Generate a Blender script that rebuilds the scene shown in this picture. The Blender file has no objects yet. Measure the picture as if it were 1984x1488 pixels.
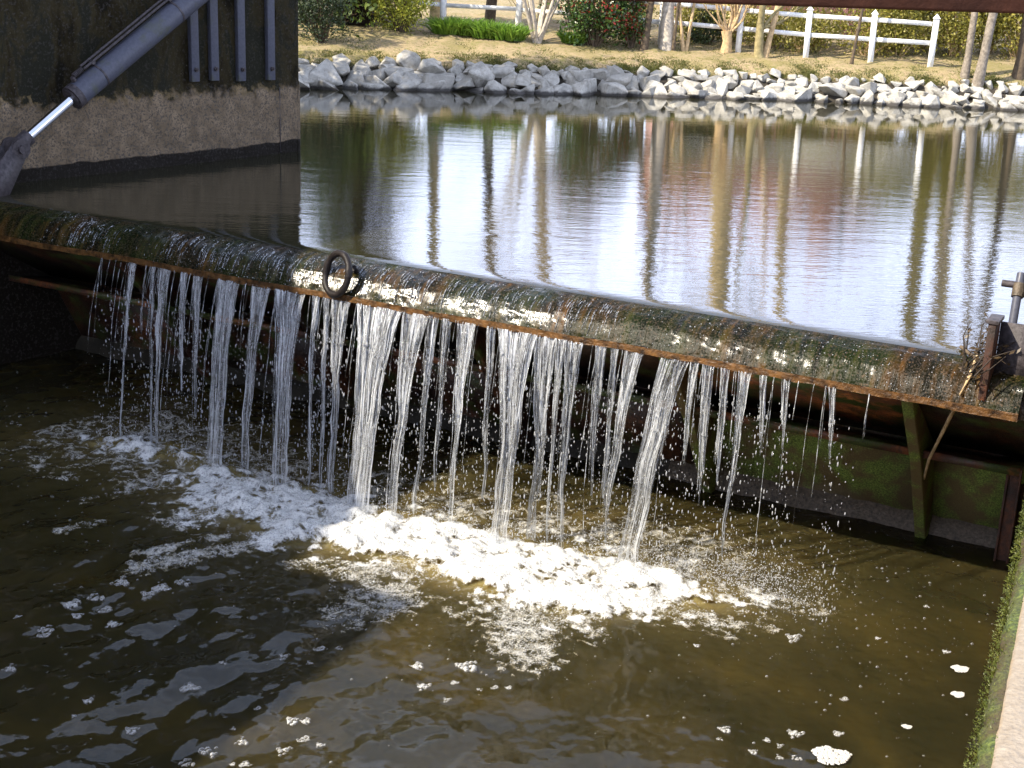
import bpy, bmesh, math, random
import numpy as np
from mathutils import Vector, Matrix

random.seed(11)
rng = np.random.default_rng(11)
S = bpy.context.scene
COL = S.collection
R = math.radians
PI = math.pi

# ------------------------------------------------------------------ camera
F_PX, CX, CY = 2700.0, 992.0, 744.0
CAM = np.array([0.0, 0.0, 3.0])
_p, _r = R(17.4), R(2.3)
_f = np.array([0, math.cos(_p), -math.sin(_p)])
_r0 = np.array([1.0, 0, 0]); _u0 = np.cross(_r0, _f)
_rt = math.cos(_r) * _r0 + math.sin(_r) * _u0
_up = math.cos(_r) * _u0 - math.sin(_r) * _r0
cd = bpy.data.cameras.new('camera'); cam = bpy.data.objects.new('camera', cd); COL.objects.link(cam)
m = Matrix.Identity(4)
for i in range(3):
    m[i][0], m[i][1], m[i][2], m[i][3] = _rt[i], _up[i], -_f[i], CAM[i]
cam.matrix_world = m
cd.sensor_width = 36.0; cd.lens = F_PX / 1984 * 36; cd.clip_start = 0.05; cd.clip_end = 3000
S.camera = cam

# ------------------------------------------------------------------ light
SUN_A, SUN_EL = 66.0, 44.0        # degrees to the left of straight behind the camera, elevation
sdir = np.array([-math.sin(R(SUN_A)) * math.cos(R(SUN_EL)), -math.cos(R(SUN_A)) * math.cos(R(SUN_EL)), math.sin(R(SUN_EL))])
ld = bpy.data.lights.new('sun', 'SUN'); sun = bpy.data.objects.new('sun', ld); COL.objects.link(sun)
sun.rotation_euler = Vector(-sdir).to_track_quat('-Z', 'Y').to_euler()
ld.energy = 5.0; ld.angle = R(0.55); ld.color = (1.0, 0.90, 0.74)
W = bpy.data.worlds.new('World'); S.world = W; W.use_nodes = True
wn = W.node_tree; wn.nodes.clear()
sky = wn.nodes.new('ShaderNodeTexSky'); sky.sky_type = 'NISHITA'; sky.sun_disc = False
sky.sun_elevation = R(SUN_EL); sky.sun_rotation = math.atan2(sdir[0], sdir[1])
sky.air_density = 1.0; sky.dust_density = 2.2; sky.ozone_density = 1.0
bg = wn.nodes.new('ShaderNodeBackground'); bg.inputs[1].default_value = 0.12
wo = wn.nodes.new('ShaderNodeOutputWorld')
# thin bright high cloud, denser towards the horizon
tc = wn.nodes.new('ShaderNodeTexCoord'); sp = wn.nodes.new('ShaderNodeSeparateXYZ'); wn.links.new(tc.outputs['Generated'], sp.inputs[0])
mp = wn.nodes.new('ShaderNodeMapping'); mp.inputs['Scale'].default_value = (1, 1, 2.5); wn.links.new(tc.outputs['Generated'], mp.inputs[0])
cn = wn.nodes.new('ShaderNodeTexNoise'); cn.inputs['Scale'].default_value = 2.6; cn.inputs['Detail'].default_value = 5; wn.links.new(mp.outputs[0], cn.inputs[0])
cr = wn.nodes.new('ShaderNodeValToRGB'); cr.color_ramp.elements[0].position = .30; cr.color_ramp.elements[0].color = (.35, .35, .35, 1)
cr.color_ramp.elements[1].position = .62; cr.color_ramp.elements[1].color = (.95, .95, .95, 1); wn.links.new(cn.outputs[0], cr.inputs[0])
hz = wn.nodes.new('ShaderNodeValToRGB'); e = hz.color_ramp.elements; e[0].position = 0.0; e[0].color = (16.0, 17.0, 20.5, 1); e[1].position = .75; e[1].color = (3.6, 4.3, 6.2, 1)
x = e.new(.26); x.color = (12.4, 13.9, 19.2, 1); x = e.new(.45); x.color = (6.0, 6.8, 9.0, 1)
wn.links.new(sp.outputs[2], hz.inputs[0])
cm = wn.nodes.new('ShaderNodeMixRGB'); wn.links.new(cr.outputs[0], cm.inputs[0]); wn.links.new(sky.outputs[0], cm.inputs[1]); wn.links.new(hz.outputs[0], cm.inputs[2])
wn.links.new(cm.outputs[0], bg.inputs[0]); wn.links.new(bg.outputs[0], wo.inputs[0])
S.view_settings.view_transform = 'Standard'; S.view_settings.look = 'None'
S.view_settings.exposure = 1.1; S.view_settings.gamma = 1.0
S.view_settings.use_curve_mapping = False
S.render.engine = 'CYCLES'
cy = S.cycles
cy.use_denoising = True
cy.max_bounces = 10; cy.transparent_max_bounces = 32; cy.transmission_bounces = 8
cy.caustics_reflective = False; cy.caustics_refractive = False
cy.sample_clamp_indirect = 4.0

# ------------------------------------------------------------------ geometry helpers
def ray(px, py):
    return _f + _rt * (px - CX) / F_PX - _up * (py - CY) / F_PX
def at_z(px, py, z):
    d = ray(px, py); return CAM + d * (z - CAM[2]) / d[2]
def at_y(px, py, y):
    d = ray(px, py); return CAM + d * (y / d[1])
A0 = at_z(0, 388, 0.0)
_b = at_z(1890, 690, 0.0) - A0
DS = _b / np.linalg.norm(_b)                 # along the weir crest, left to right
DN = np.array([DS[1], -DS[0], 0.0])          # downstream
ZL = -2.25                                   # lower pool
def P(s, n, z):
    return A0 + s * DS + n * DN + np.array([0, 0, z])
def sn(p):
    q = np.asarray(p) - A0; return float(q @ DS), float(q @ DN)
def sn_z(px, py, z):
    return sn(at_z(px, py, z))

class MB:
    """collects polygons and links them as one mesh object"""
    def __init__(self):
        self.v, self.f, self.n = [], [], 0
    def add(self, verts, faces):
        verts = np.asarray(verts, float); self.v.append(verts)
        faces = np.asarray(faces, int)
        if len(faces): self.f.append(faces + self.n)
        self.n += len(verts)
    def box(self, lo, hi, M=None):
        x0, y0, z0 = lo; x1, y1, z1 = hi
        v = np.array([[x0,y0,z0],[x1,y0,z0],[x1,y1,z0],[x0,y1,z0],[x0,y0,z1],[x1,y0,z1],[x1,y1,z1],[x0,y1,z1]], float)
        if M is not None: v = v @ M[:, :3].T + M[:, 3]
        self.add(v, [[0,3,2,1],[4,5,6,7],[0,1,5,4],[1,2,6,5],[2,3,7,6],[3,0,4,7]])
        return self
    def tube(self, pts, rad, sides=6, cap=True):
        pts = np.asarray(pts, float); n = len(pts)
        rad = np.full(n, rad, float) if np.isscalar(rad) else np.asarray(rad, float)
        t = np.gradient(pts, axis=0); t /= np.linalg.norm(t, axis=1)[:, None] + 1e-9
        ref = np.array([0, 0, 1.0]) if abs(t[0][2]) < .9 else np.array([1.0, 0, 0])
        a = np.cross(t, ref); a /= np.linalg.norm(a, axis=1)[:, None] + 1e-9
        b = np.cross(t, a)
        th = np.arange(sides) * 2 * PI / sides
        v = pts[:, None] + rad[:, None, None] * (np.cos(th)[None, :, None] * a[:, None] + np.sin(th)[None, :, None] * b[:, None])
        v = v.reshape(-1, 3)
        i = np.arange(n - 1)[:, None] * sides; j = np.arange(sides)[None]; k = (j + 1) % sides
        f = np.stack([i + j, i + k, i + sides + k, i + sides + j], -1).reshape(-1, 4)
        self.add(v, f)
        if cap:
            for e in (0, (n - 1) * sides):
                c = v[e:e + sides]; q = np.concatenate([c, c.mean(0)[None]])
                jj = np.arange(sides)
                self.add(q, np.stack([jj, (jj + 1) % sides, np.full(sides, sides), np.full(sides, sides)], -1)[:, :3])
        return self
    def grid(self, V):
        """V: (a, b, 3) array of points"""
        a, b = V.shape[:2]
        i = np.arange(a - 1)[:, None] * b; j = np.arange(b - 1)[None]
        f = np.stack([i + j, i + j + 1, i + b + j + 1, i + b + j], -1).reshape(-1, 4)
        self.add(V.reshape(-1, 3), f); return self
    def mesh(self, name, smooth=False):
        me = bpy.data.meshes.new(name)
        v = np.concatenate(self.v) if self.v else np.zeros((0, 3))
        me.vertices.add(len(v)); me.vertices.foreach_set('co', v.ravel())
        loops = np.concatenate([f.ravel() for f in self.f]); sizes = np.concatenate([np.full(len(f), f.shape[1]) for f in self.f])
        me.loops.add(len(loops)); me.loops.foreach_set('vertex_index', loops.astype(np.int32))
        me.polygons.add(len(sizes))
        st = np.concatenate([[0], np.cumsum(sizes)[:-1]])
        me.polygons.foreach_set('loop_start', st.astype(np.int32)); me.polygons.foreach_set('loop_total', sizes.astype(np.int32))
        if smooth: me.polygons.foreach_set('use_smooth', np.ones(len(sizes), bool))
        me.update(calc_edges=True); me.validate()
        return me
    def build(self, name, mat, parent=None, smooth=False, kind=None, bevel=0):
        me = self.mesh(name, smooth)
        if mat: me.materials.append(mat)
        return link(name, me, parent, kind, bevel)

def link(name, me, parent=None, kind=None, bevel=0):
    o = bpy.data.objects.new(name, me); COL.objects.link(o)
    if parent is not None: o.parent = parent
    if kind: o['kind'] = kind
    if bevel:
        b = o.modifiers.new('edge', 'BEVEL'); b.width = bevel; b.segments = 2; b.limit_method = 'ANGLE'
    return o
def tag(o, label, cat, group=None):
    o['label'] = label; o['category'] = cat
    if group: o['group'] = group
    return o
def thing(name, label, cat, group=None, loc=None):
    o = bpy.data.objects.new(name, None); COL.objects.link(o); o.empty_display_size = .1
    if loc is not None: o.location = loc
    return tag(o, label, cat, group)

def spectral(shape, cell, lmin, lmax, seed, beta=1.0, stretch=(1, 1)):
    """band-limited random field, unit rms; cell = metres per sample"""
    g = np.random.default_rng(seed).standard_normal(shape)
    kx = np.fft.fftfreq(shape[0], cell)[:, None] * stretch[0]; ky = np.fft.rfftfreq(shape[1], cell)[None] * stretch[1]
    k = np.hypot(kx, ky); k[0, 0] = 1e-6
    a = (k ** -beta) * np.exp(-(k * lmin) ** 2 * .5) * (1 - np.exp(-(k * lmax) ** 2))
    h = np.fft.irfft2(np.fft.rfft2(g) * a, s=shape)
    return h / h.std()

# ------------------------------------------------------------------ material helpers
class NT:
    def __init__(self, name):
        self.m = bpy.data.materials.new(name); self.m.use_nodes = True
        self.t = self.m.node_tree; self.b = self.t.nodes['Principled BSDF']; self.out = self.t.nodes['Material Output']
    def node(self, typ, **kw):
        n = self.t.nodes.new(typ)
        for k, v in kw.items(): setattr(n, k, v)
        return n
    def to(self, a, b): self.t.links.new(a, b)
    def coord(self, scale=(1, 1, 1), rot=(0, 0, 0), kind='Object', loc=(0, 0, 0)):
        c = self.node('ShaderNodeTexCoord'); mp = self.node('ShaderNodeMapping')
        mp.inputs['Scale'].default_value = scale; mp.inputs['Rotation'].default_value = rot; mp.inputs['Location'].default_value = loc
        self.to(c.outputs[kind], mp.inputs[0]); return mp.outputs[0]
    def noise(self, vec, scale=5, detail=4, rough=.55, dist=0.0):
        n = self.node('ShaderNodeTexNoise'); n.inputs['Scale'].default_value = scale; n.inputs['Detail'].default_value = detail
        n.inputs['Roughness'].default_value = rough; n.inputs['Distortion'].default_value = dist
        if vec is not None: self.to(vec, n.inputs['Vector'])
        return n.outputs[0]
    def voro(self, vec, scale=5, feature='F1'):
        n = self.node('ShaderNodeTexVoronoi'); n.feature = feature; n.inputs['Scale'].default_value = scale
        if vec is not None: self.to(vec, n.inputs['Vector'])
        return n.outputs[0]
    def ramp(self, fac, stops):
        n = self.node('ShaderNodeValToRGB'); e = n.color_ramp.elements
        while len(e) < len(stops): e.new(.5)
        for el, (p, c) in zip(e, stops):
            el.position = p; el.color = (c, c, c, 1) if np.isscalar(c) else (*c, 1)
        self.to(fac, n.inputs[0]); return n.outputs[0]
    def mix(self, fac, a, b, mode='MIX'):
        n = self.node('ShaderNodeMixRGB'); n.blend_type = mode
        for s, x in zip(n.inputs, (fac, a, b)):
            if isinstance(x, bpy.types.NodeSocket): self.to(x, s)
            elif np.isscalar(x): s.default_value = x if s == n.inputs[0] else (x, x, x, 1)
            else: s.default_value = (*x, 1)
        return n.outputs[0]
    def math(self, op, a, b=0.0, clamp=False):
        n = self.node('ShaderNodeMath', operation=op); n.use_clamp = clamp
        for s, x in zip(n.inputs, (a, b)):
            if isinstance(x, bpy.types.NodeSocket): self.to(x, s)
            else: s.default_value = x
        return n.outputs[0]
    def sep(self, vec):
        n = self.node('ShaderNodeSeparateXYZ'); self.to(vec, n.inputs[0]); return n.outputs
    def bump(self, h, strength=.5, dist=.02, prev=None):
        n = self.node('ShaderNodeBump'); n.inputs['Strength'].default_value = strength; n.inputs['Distance'].default_value = dist
        self.to(h, n.inputs['Height'])
        if prev is not None: self.to(prev, n.inputs['Normal'])
        return n.outputs[0]
    def set(self, **kw):
        for k, v in kw.items():
            s = self.b.inputs[k.replace('_', ' ')]
            if isinstance(v, bpy.types.NodeSocket): self.to(v, s)
            elif isinstance(v, tuple) and len(v) == 3: s.default_value = (*v, 1)
            else: s.default_value = v
        return self
    def attr(self, name):
        n = self.node('ShaderNodeAttribute', attribute_name=name); return n.outputs['Fac']

def plain(name, c, rough=.6, var=.25, scale=20, bump=0.0, bscale=60, metal=0.0, **kw):
    t = NT(name); v = t.coord()
    c = np.array(c)
    col = t.ramp(t.noise(v, scale, 5), [(.3, tuple(c * (1 - var))), (.7, tuple(np.minimum(c * (1 + var), 1)))])
    t.set(Base_Color=col, Roughness=rough, Metallic=metal, **kw)
    if rough > .3 and not metal: t.b.inputs['Specular IOR Level'].default_value = .2
    if bump: t.set(Normal=t.bump(t.noise(v, bscale, 5), bump, .01))
    return t.m

def foliage(name, cols, trans=.35, rough=.5):
    """leaf colours vary from clump to clump and leaf to leaf"""
    t = NT(name); v = t.coord()
    n1 = t.noise(v, 3.5, 2); n2 = t.noise(v, 40, 1)
    f = t.math('ADD', t.math('MULTIPLY', n1, .5), t.math('MULTIPLY', n2, .5))
    k = len(cols)
    col = t.ramp(f, [(.3 + .4 * i / max(k - 1, 1), c) for i, c in enumerate(cols)])
    t.set(Base_Color=col, Roughness=rough)
    tr = t.node('ShaderNodeBsdfTranslucent'); t.to(col, tr.inputs[0])
    mx = t.node('ShaderNodeMixShader'); mx.inputs[0].default_value = trans
    t.to(t.b.outputs[0], mx.inputs[1]); t.to(tr.outputs[0], mx.inputs[2]); t.to(mx.outputs[0], t.out.inputs[0])
    return t.m

# ------------------------------------------------------------------ materials
GA = math.atan2(DS[1], DS[0])               # gate heading

def m_upper_water():
    t = NT('still_green_water')
    v1 = t.coord((.45, 1.5, 1), kind='Object'); v2 = t.coord((.8, 2.2, 1), (0, 0, .25))
    h1 = t.noise(v1, 2.2, 3, .5, .3); h2 = t.noise(v2, 8.0, 3, .55)
    pos = t.node('ShaderNodeNewGeometry').outputs['Position']; yy = t.sep(pos)[1]
    lee = t.ramp(t.math('MULTIPLY', t.math('SUBTRACT', 31, yy), .08), [(.06, .03), (.45, .35), (1, 1)])
    b1 = t.bump(t.math('MULTIPLY', h1, lee), 1.0, .0050); b2 = t.bump(t.math('MULTIPLY', h2, lee), 1.0, .0021, b1)
    t.set(Base_Color=(.020, .019, .009), Roughness=.02, IOR=1.75, Normal=b2)
    return t.m
def m_lower_water():
    t = NT('murky_brown_water')
    v = t.coord()
    a = t.attr('aerated')
    n = t.noise(v, .9, 3, .5, .6)
    base = t.ramp(n, [(.35, (.0165, .0145, .006)), (.52, (.0225, .0185, .007)), (.74, (.037, .027, .0075))])
    col = t.mix(a, base, (.26, .20, .075))
    h = t.noise(t.coord((1, 1, 1)), 9, 3, .5, .4)
    t.set(Base_Color=col, Roughness=.05, IOR=1.33, Normal=t.bump(h, 1.0, .0022))
    t.b.inputs['Subsurface Weight'].default_value = 1.0; t.b.inputs['Subsurface Radius'].default_value = (.55, .42, .25); t.b.inputs['Subsurface Scale'].default_value = .8
    return t.m
def m_concrete_pier():
    t = NT('stained_concrete'); v = t.coord(); z = t.sep(v)[2]
    big = t.noise(t.coord((1.5, 1.5, .7)), 1.6, 6, .65, .6); mid = t.noise(v, 5, 6, .65); fine = t.noise(v, 40, 4, .6)
    zz = t.math('ADD', z, t.math('MULTIPLY', t.math('SUBTRACT', mid, .5), .6))
    clean = t.mix(t.ramp(mid, [(.35, 0), (.65, 1)]), (.20, .150, .098), (.115, .085, .054))
    clean = t.mix(t.ramp(fine, [(.38, 1), (.5, 0)]), clean, (.07, .062, .053))
    lich = t.ramp(big, [(.36, (.005, .004, .002)), (.45, (.024, .017, .006)), (.53, (.075, .052, .017)), (.62, (.17, .12, .05))])
    lich = t.mix(t.ramp(mid, [(.55, 0), (.66, .8)]), lich, (.012, .010, .005))
    spots = t.ramp(t.voro(v, 9), [(.05, 1), (.09, 0)])
    lich = t.mix(t.math('MULTIPLY', spots, .5), lich, (.3, .29, .24))
    up = t.ramp(zz, [(.88, 0), (1.16, 1)])
    col = t.mix(up, clean, lich)
    # black rim of growth along the pour line
    rim = t.math('MULTIPLY', t.ramp(zz, [(.95, 0), (1.02, 1)]), t.ramp(zz, [(1.1, 1), (1.45, 0)]))
    rim = t.math('MULTIPLY', rim, t.ramp(big, [(.4, .15), (.55, 1)]))
    col = t.mix(rim, col, (.014, .014, .009))
    z2 = t.math('ADD', z, t.math('MULTIPLY', t.math('SUBTRACT', t.noise(v, 2.4, 4), .5), .12))
    wet = t.ramp(z2, [(.165, 1), (.18, 0)])
    col = t.mix(wet, col, (.010, .008, .006))
    rg = t.mix(wet, .85, .6)
    holes = t.ramp(t.noise(v, 28, 3, .6), [(.36, 0), (.46, 1)])
    col = t.mix(t.math('MULTIPLY', t.math('SUBTRACT', 1, holes), .5), col, (.05, .045, .04))
    b = t.bump(holes, .6, .012); b = t.bump(mid, .7, .03, b); b = t.bump(fine, .4, .006, b)
    t.set(Base_Color=col, Roughness=rg, Normal=b); t.b.inputs['Specular IOR Level'].default_value = .08
    return t.m
def m_nose():
    """crest plate: algae, rust and a running film of water; streaks follow the flow"""
    t = NT('wet_algae_steel')
    v = t.coord((1, 1, 1), (0, 0, -GA))     # x along crest
    st = t.node('ShaderNodeMapping'); st.inputs['Scale'].default_value = (1, .12, .12); t.to(v, st.inputs[0]); vs = st.outputs[0]
    streak = t.noise(vs, 16, 5, .6); streak2 = t.noise(vs, 42, 4, .6); patch = t.noise(v, 1.6, 4, .6); fine = t.noise(v, 60, 4, .65)
    alg = t.ramp(streak, [(.3, (.003, .003, .0015)), (.44, (.008, .007, .003)), (.56, (.026, .015, .005)), (.7, (.075, .036, .009))])
    grn = t.ramp(streak, [(.3, (.003, .004, .002)), (.5, (.008, .012, .003)), (.7, (.028, .030, .007))])
    col = t.mix(t.ramp(patch, [(.42, 0), (.58, 1)]), alg, grn)
    col = t.mix(t.ramp(fine, [(.56, 0), (.7, .7)]), col, (.10, .05, .014))
    film = t.ramp(streak2, [(.35, 0), (.65, 1)])
    b = t.bump(streak, 1.0, .0042); b = t.bump(film, 1.0, .0013, b); b = t.bump(fine, .6, .0020, b)
    t.set(Base_Color=col, Roughness=t.mix(t.attr('film'), t.ramp(fine, [(.40, .12), (.56, .55)]), t.ramp(fine, [(.35, .06), (.7, .20)])), Normal=b, IOR=1.33)
    t.to(t.math('ADD', t.math('MULTIPLY', t.attr('film'), .42), t.ramp(fine, [(.45, .06), (.62, .5)])), t.b.inputs['Specular IOR Level'])
    return t.m
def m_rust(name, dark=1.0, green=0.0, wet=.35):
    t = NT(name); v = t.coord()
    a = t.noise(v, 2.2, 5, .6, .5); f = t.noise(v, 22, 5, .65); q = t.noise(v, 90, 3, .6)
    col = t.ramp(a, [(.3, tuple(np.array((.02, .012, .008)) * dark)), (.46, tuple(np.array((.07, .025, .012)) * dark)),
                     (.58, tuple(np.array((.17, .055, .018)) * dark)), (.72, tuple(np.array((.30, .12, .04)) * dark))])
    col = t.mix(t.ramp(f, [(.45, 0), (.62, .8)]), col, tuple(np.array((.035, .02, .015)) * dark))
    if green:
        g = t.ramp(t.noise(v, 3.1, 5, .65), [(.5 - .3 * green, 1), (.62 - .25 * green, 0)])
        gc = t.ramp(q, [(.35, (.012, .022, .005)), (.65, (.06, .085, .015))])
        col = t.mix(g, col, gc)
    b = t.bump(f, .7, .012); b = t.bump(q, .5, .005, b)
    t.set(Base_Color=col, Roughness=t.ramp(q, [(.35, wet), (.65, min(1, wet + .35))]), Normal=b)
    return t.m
def m_moss(name, k=1.0):
    t = NT(name); v = t.coord()
    q = t.noise(v, 70, 4, .7); a = t.noise(v, 3, 4)
    col = t.ramp(q, [(.3, (.014 * k, .022 * k, .005 * k)), (.5, (.065 * k, .09 * k, .014 * k)), (.7, (.17 * k, .21 * k, .035 * k))])
    col = t.mix(t.ramp(a, [(.42, 0), (.56, .85)]), col, (.060 * k, .034 * k, .014 * k))
    t.set(Base_Color=col, Roughness=.8, Normal=t.bump(q, 1.0, .015)); return t.m
def m_rock():
    t = NT('pale_limestone'); v = t.coord(); oi = t.node('ShaderNodeObjectInfo')
    a = t.noise(v, 4, 5, .6); f = t.noise(v, 18, 6, .65)
    col = t.ramp(a, [(.3, (.24, .23, .20)), (.5, (.42, .40, .35)), (.7, (.58, .555, .49))])
    col = t.mix(t.ramp(f, [(.5, 0), (.68, .55)]), col, (.17, .155, .125))
    col = t.mix(t.math('MULTIPLY', oi.outputs['Random'], .6), col, (.23, .215, .18))
    g = t.node('ShaderNodeNewGeometry'); z = t.sep(g.outputs['Position'])[2]
    col = t.mix(t.ramp(t.math('ADD', z, t.math('MULTIPLY', t.math('SUBTRACT', a, .5), .12)), [(.04, 1), (.09, 0)]), col, (.05, .045, .04))
    t.set(Base_Color=col, Roughness=.85, Normal=t.bump(f, .6, .03)); return t.m
def m_ground():
    t = NT('dry_lawn'); v = t.coord()
    a = t.noise(v, .8, 5, .6); f = t.noise(v, 9, 6, .7); q = t.noise(v, 55, 3, .6)
    col = t.ramp(q, [(.3, (.17, .125, .065)), (.5, (.34, .255, .14)), (.7, (.48, .37, .22))])
    col = t.mix(t.ramp(f, [(.48, 0), (.64, .85)]), col, (.13, .14, .025))
    col = t.mix(t.ramp(a, [(.46, 0), (.62, .7)]), col, (.20, .17, .05))
    soil = t.attr('soil'); col = t.mix(soil, col, t.ramp(f, [(.3, (.02, .016, .011)), (.7, (.05, .04, .026))]))
    t.set(Base_Color=col, Roughness=.95, Normal=t.bump(q, .8, .04)); return t.m
def m_coping():
    t = NT('exposed_aggregate_coping'); v = t.coord((1, 1, 1), (0, 0, -GA))
    x = t.sep(v)[0]
    cell = t.voro(v, 75); n = t.noise(v, 6, 5, .6); q = t.noise(v, 120, 4, .7); f = t.noise(v, 28, 4, .7)
    col = t.ramp(q, [(.3, (.075, .042, .020)), (.5, (.23, .155, .075)), (.7, (.36, .27, .155))])
    col = t.mix(t.ramp(n, [(.45, 0), (.6, .6)]), col, (.27, .15, .03))
    col = t.mix(t.ramp(f, [(.56, 0), (.68, .8)]), col, (.04, .025, .014))
    smooth_band = t.attr('trowelled')
    col = t.mix(smooth_band, col, t.ramp(f, [(.3, (.20, .165, .125)), (.7, (.29, .25, .20))]))
    b = t.bump(cell, .5, .006); b = t.bump(q, .7, .004, b)
    t.set(Base_Color=col, Roughness=.8, Normal=b); return t.m
def m_foam():
    t = NT('white_foam'); v = t.coord(); a = t.attr('thick')
    q = t.noise(v, 60, 4, .7); f = t.noise(v, 14, 5, .65)
    thin = t.ramp(f, [(.35, (.20, .165, .08)), (.65, (.42, .37, .25))])
    k = t.math('ADD', a, t.math('MULTIPLY', t.math('SUBTRACT', f, .5), .9))
    col = t.mix(t.ramp(k, [(.15, 0), (.62, 1)]), thin, (.60, .60, .575))
    t.set(Base_Color=col, Roughness=.45, Normal=t.bump(t.voro(v, 55), .5, .010, t.bump(q, .6, .015, t.bump(f, .5, .05))))
    t.b.inputs['Subsurface Weight'].default_value = .25; t.b.inputs['Subsurface Radius'].default_value = (.03, .03, .025)
    t.b.inputs['Subsurface Scale'].default_value = 1.0
    tr = t.node('ShaderNodeBsdfTransparent'); mx = t.node('ShaderNodeMixShader')
    wp = t.node('ShaderNodeTexNoise'); wp.inputs['Scale'].default_value = 4; wp.inputs['Detail'].default_value = 3; t.to(v, wp.inputs['Vector'])
    wv = t.node('ShaderNodeMixRGB'); wv.blend_type = 'ADD'; wv.inputs[0].default_value = .22; t.to(v, wv.inputs[1]); t.to(wp.outputs[1], wv.inputs[2])
    ed = t.voro(wv.outputs[0], 7, 'DISTANCE_TO_EDGE'); ed2 = t.voro(wv.outputs[0], 17, 'DISTANCE_TO_EDGE'); bb = t.voro(v, 85)
    net = t.math('MAXIMUM', t.ramp(ed, [(.0, 1), (.22, 0)]), t.math('MULTIPLY', t.ramp(ed2, [(.0, 1), (.2, 0)]), .7))
    lac = t.math('ADD', t.math('MULTIPLY', a, 1.08), t.math('MULTIPLY', net, .62))
    lac = t.math('ADD', lac, t.math('MULTIPLY', t.math('SUBTRACT', t.noise(v, 40, 4, .7), .5), .6))
    lac = t.math('SUBTRACT', lac, t.math('MULTIPLY', bb, .62))
    lac = t.math('MULTIPLY', lac, t.ramp(a, [(.03, 0), (.16, 1)]))
    t.to(t.ramp(lac, [(.16, 0), (1.02, 1)]), mx.inputs[0]); t.to(tr.outputs[0], mx.inputs[1]); t.to(t.b.outputs[0], mx.inputs[2]); t.to(mx.outputs[0], t.out.inputs[0])
    return t.m
def m_fall():
    t = NT('falling_water')
    v = t.node('ShaderNodeCombineXYZ'); t.to(t.math('MULTIPLY', t.attr('across'), 1.0), v.inputs[0]); t.to(t.attr('along'), v.inputs[1])
    mp = t.node('ShaderNodeMapping'); mp.inputs['Scale'].default_value = (400, 9, 1); t.to(v.outputs[0], mp.inputs[0])
    mp2 = t.node('ShaderNodeMapping'); mp2.inputs['Scale'].default_value = (150, 40, 1); t.to(v.outputs[0], mp2.inputs[0])
    n = t.noise(mp.outputs[0], 1, 3, .6); n2 = t.noise(mp2.outputs[0], 1, 3, .6)
    t.set(Base_Color=(.80, .83, .86), Roughness=.10, IOR=1.33, Normal=t.bump(n2, .8, .02, t.bump(n, .7, .006)))
    g = t.node('ShaderNodeBsdfGlass'); g.inputs['IOR'].default_value = 1.2; g.inputs['Roughness'].default_value = .02
    t.to(t.bump(n2, .8, .015), g.inputs['Normal'])
    mx = t.node('ShaderNodeMixShader'); t.to(t.ramp(n, [(.42, .03), (.70, .55)]), mx.inputs[0]); t.to(g.outputs[0], mx.inputs[1]); t.to(t.b.outputs[0], mx.inputs[2])
    t.to(mx.outputs[0], t.out.inputs[0]); return t.m
def m_sheet():
    t = NT('clear_water_sheet')
    v = t.node('ShaderNodeCombineXYZ'); t.to(t.attr('across'), v.inputs[0]); t.to(t.attr('along'), v.inputs[1])
    def scaled(a, b):
        mp = t.node('ShaderNodeMapping'); mp.inputs['Scale'].default_value = (a, b, 1); t.to(v.outputs[0], mp.inputs[0]); return mp.outputs[0]
    n = t.noise(scaled(130, 2.2), 1, 5, .65, .3); sp_ = t.noise(scaled(170, 34), 1, 3, .6); gap = t.noise(scaled(26, 2.5), 1, 3, .5, .4)
    t.set(Base_Color=(.80, .83, .86), Roughness=.08, IOR=1.33, Normal=t.bump(n, 1.0, .012, t.bump(sp_, .7, .008)))
    tr = t.node('ShaderNodeBsdfTransparent'); tr.inputs[0].default_value = (.94, .95, .96, 1)
    gl = t.node('ShaderNodeBsdfGlossy'); gl.inputs['Roughness'].default_value = .07
    t.to(t.bump(n, 1.0, .012, t.bump(sp_, .8, .012)), gl.inputs['Normal'])
    m1 = t.node('ShaderNodeMixShader'); m1.inputs[0].default_value = .07; t.to(tr.outputs[0], m1.inputs[1]); t.to(gl.outputs[0], m1.inputs[2])
    f = t.math('ADD', n, t.math('MULTIPLY', t.math('SUBTRACT', sp_, .5), .35)); f = t.math('ADD', f, t.math('MULTIPLY', t.math('SUBTRACT', gap, .5), .55))
    mx = t.node('ShaderNodeMixShader'); t.to(t.ramp(f, [(.42, .03), (.72, .78)]), mx.inputs[0]); t.to(m1.outputs[0], mx.inputs[1]); t.to(t.b.outputs[0], mx.inputs[2])
    t.to(mx.outputs[0], t.out.inputs[0]); return t.m
def m_bubble():
    t = NT('soap_clear_bubble')
    tr = t.node('ShaderNodeBsdfTransparent')
    lw = t.node('ShaderNodeLayerWeight'); lw.inputs[0].default_value = .45
    t.set(Base_Color=(.74, .74, .71), Roughness=.06, IOR=1.5)
    t.b.inputs['Coat Weight'].default_value = 1.0; t.b.inputs['Coat Roughness'].default_value = .03
    mx = t.node('ShaderNodeMixShader'); t.to(t.ramp(lw.outputs['Facing'], [(.12, .07), (.9, .66)]), mx.inputs[0])
    t.to(tr.outputs[0], mx.inputs[1]); t.to(t.b.outputs[0], mx.inputs[2]); t.to(mx.outputs[0], t.out.inputs[0]); return t.m
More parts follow.
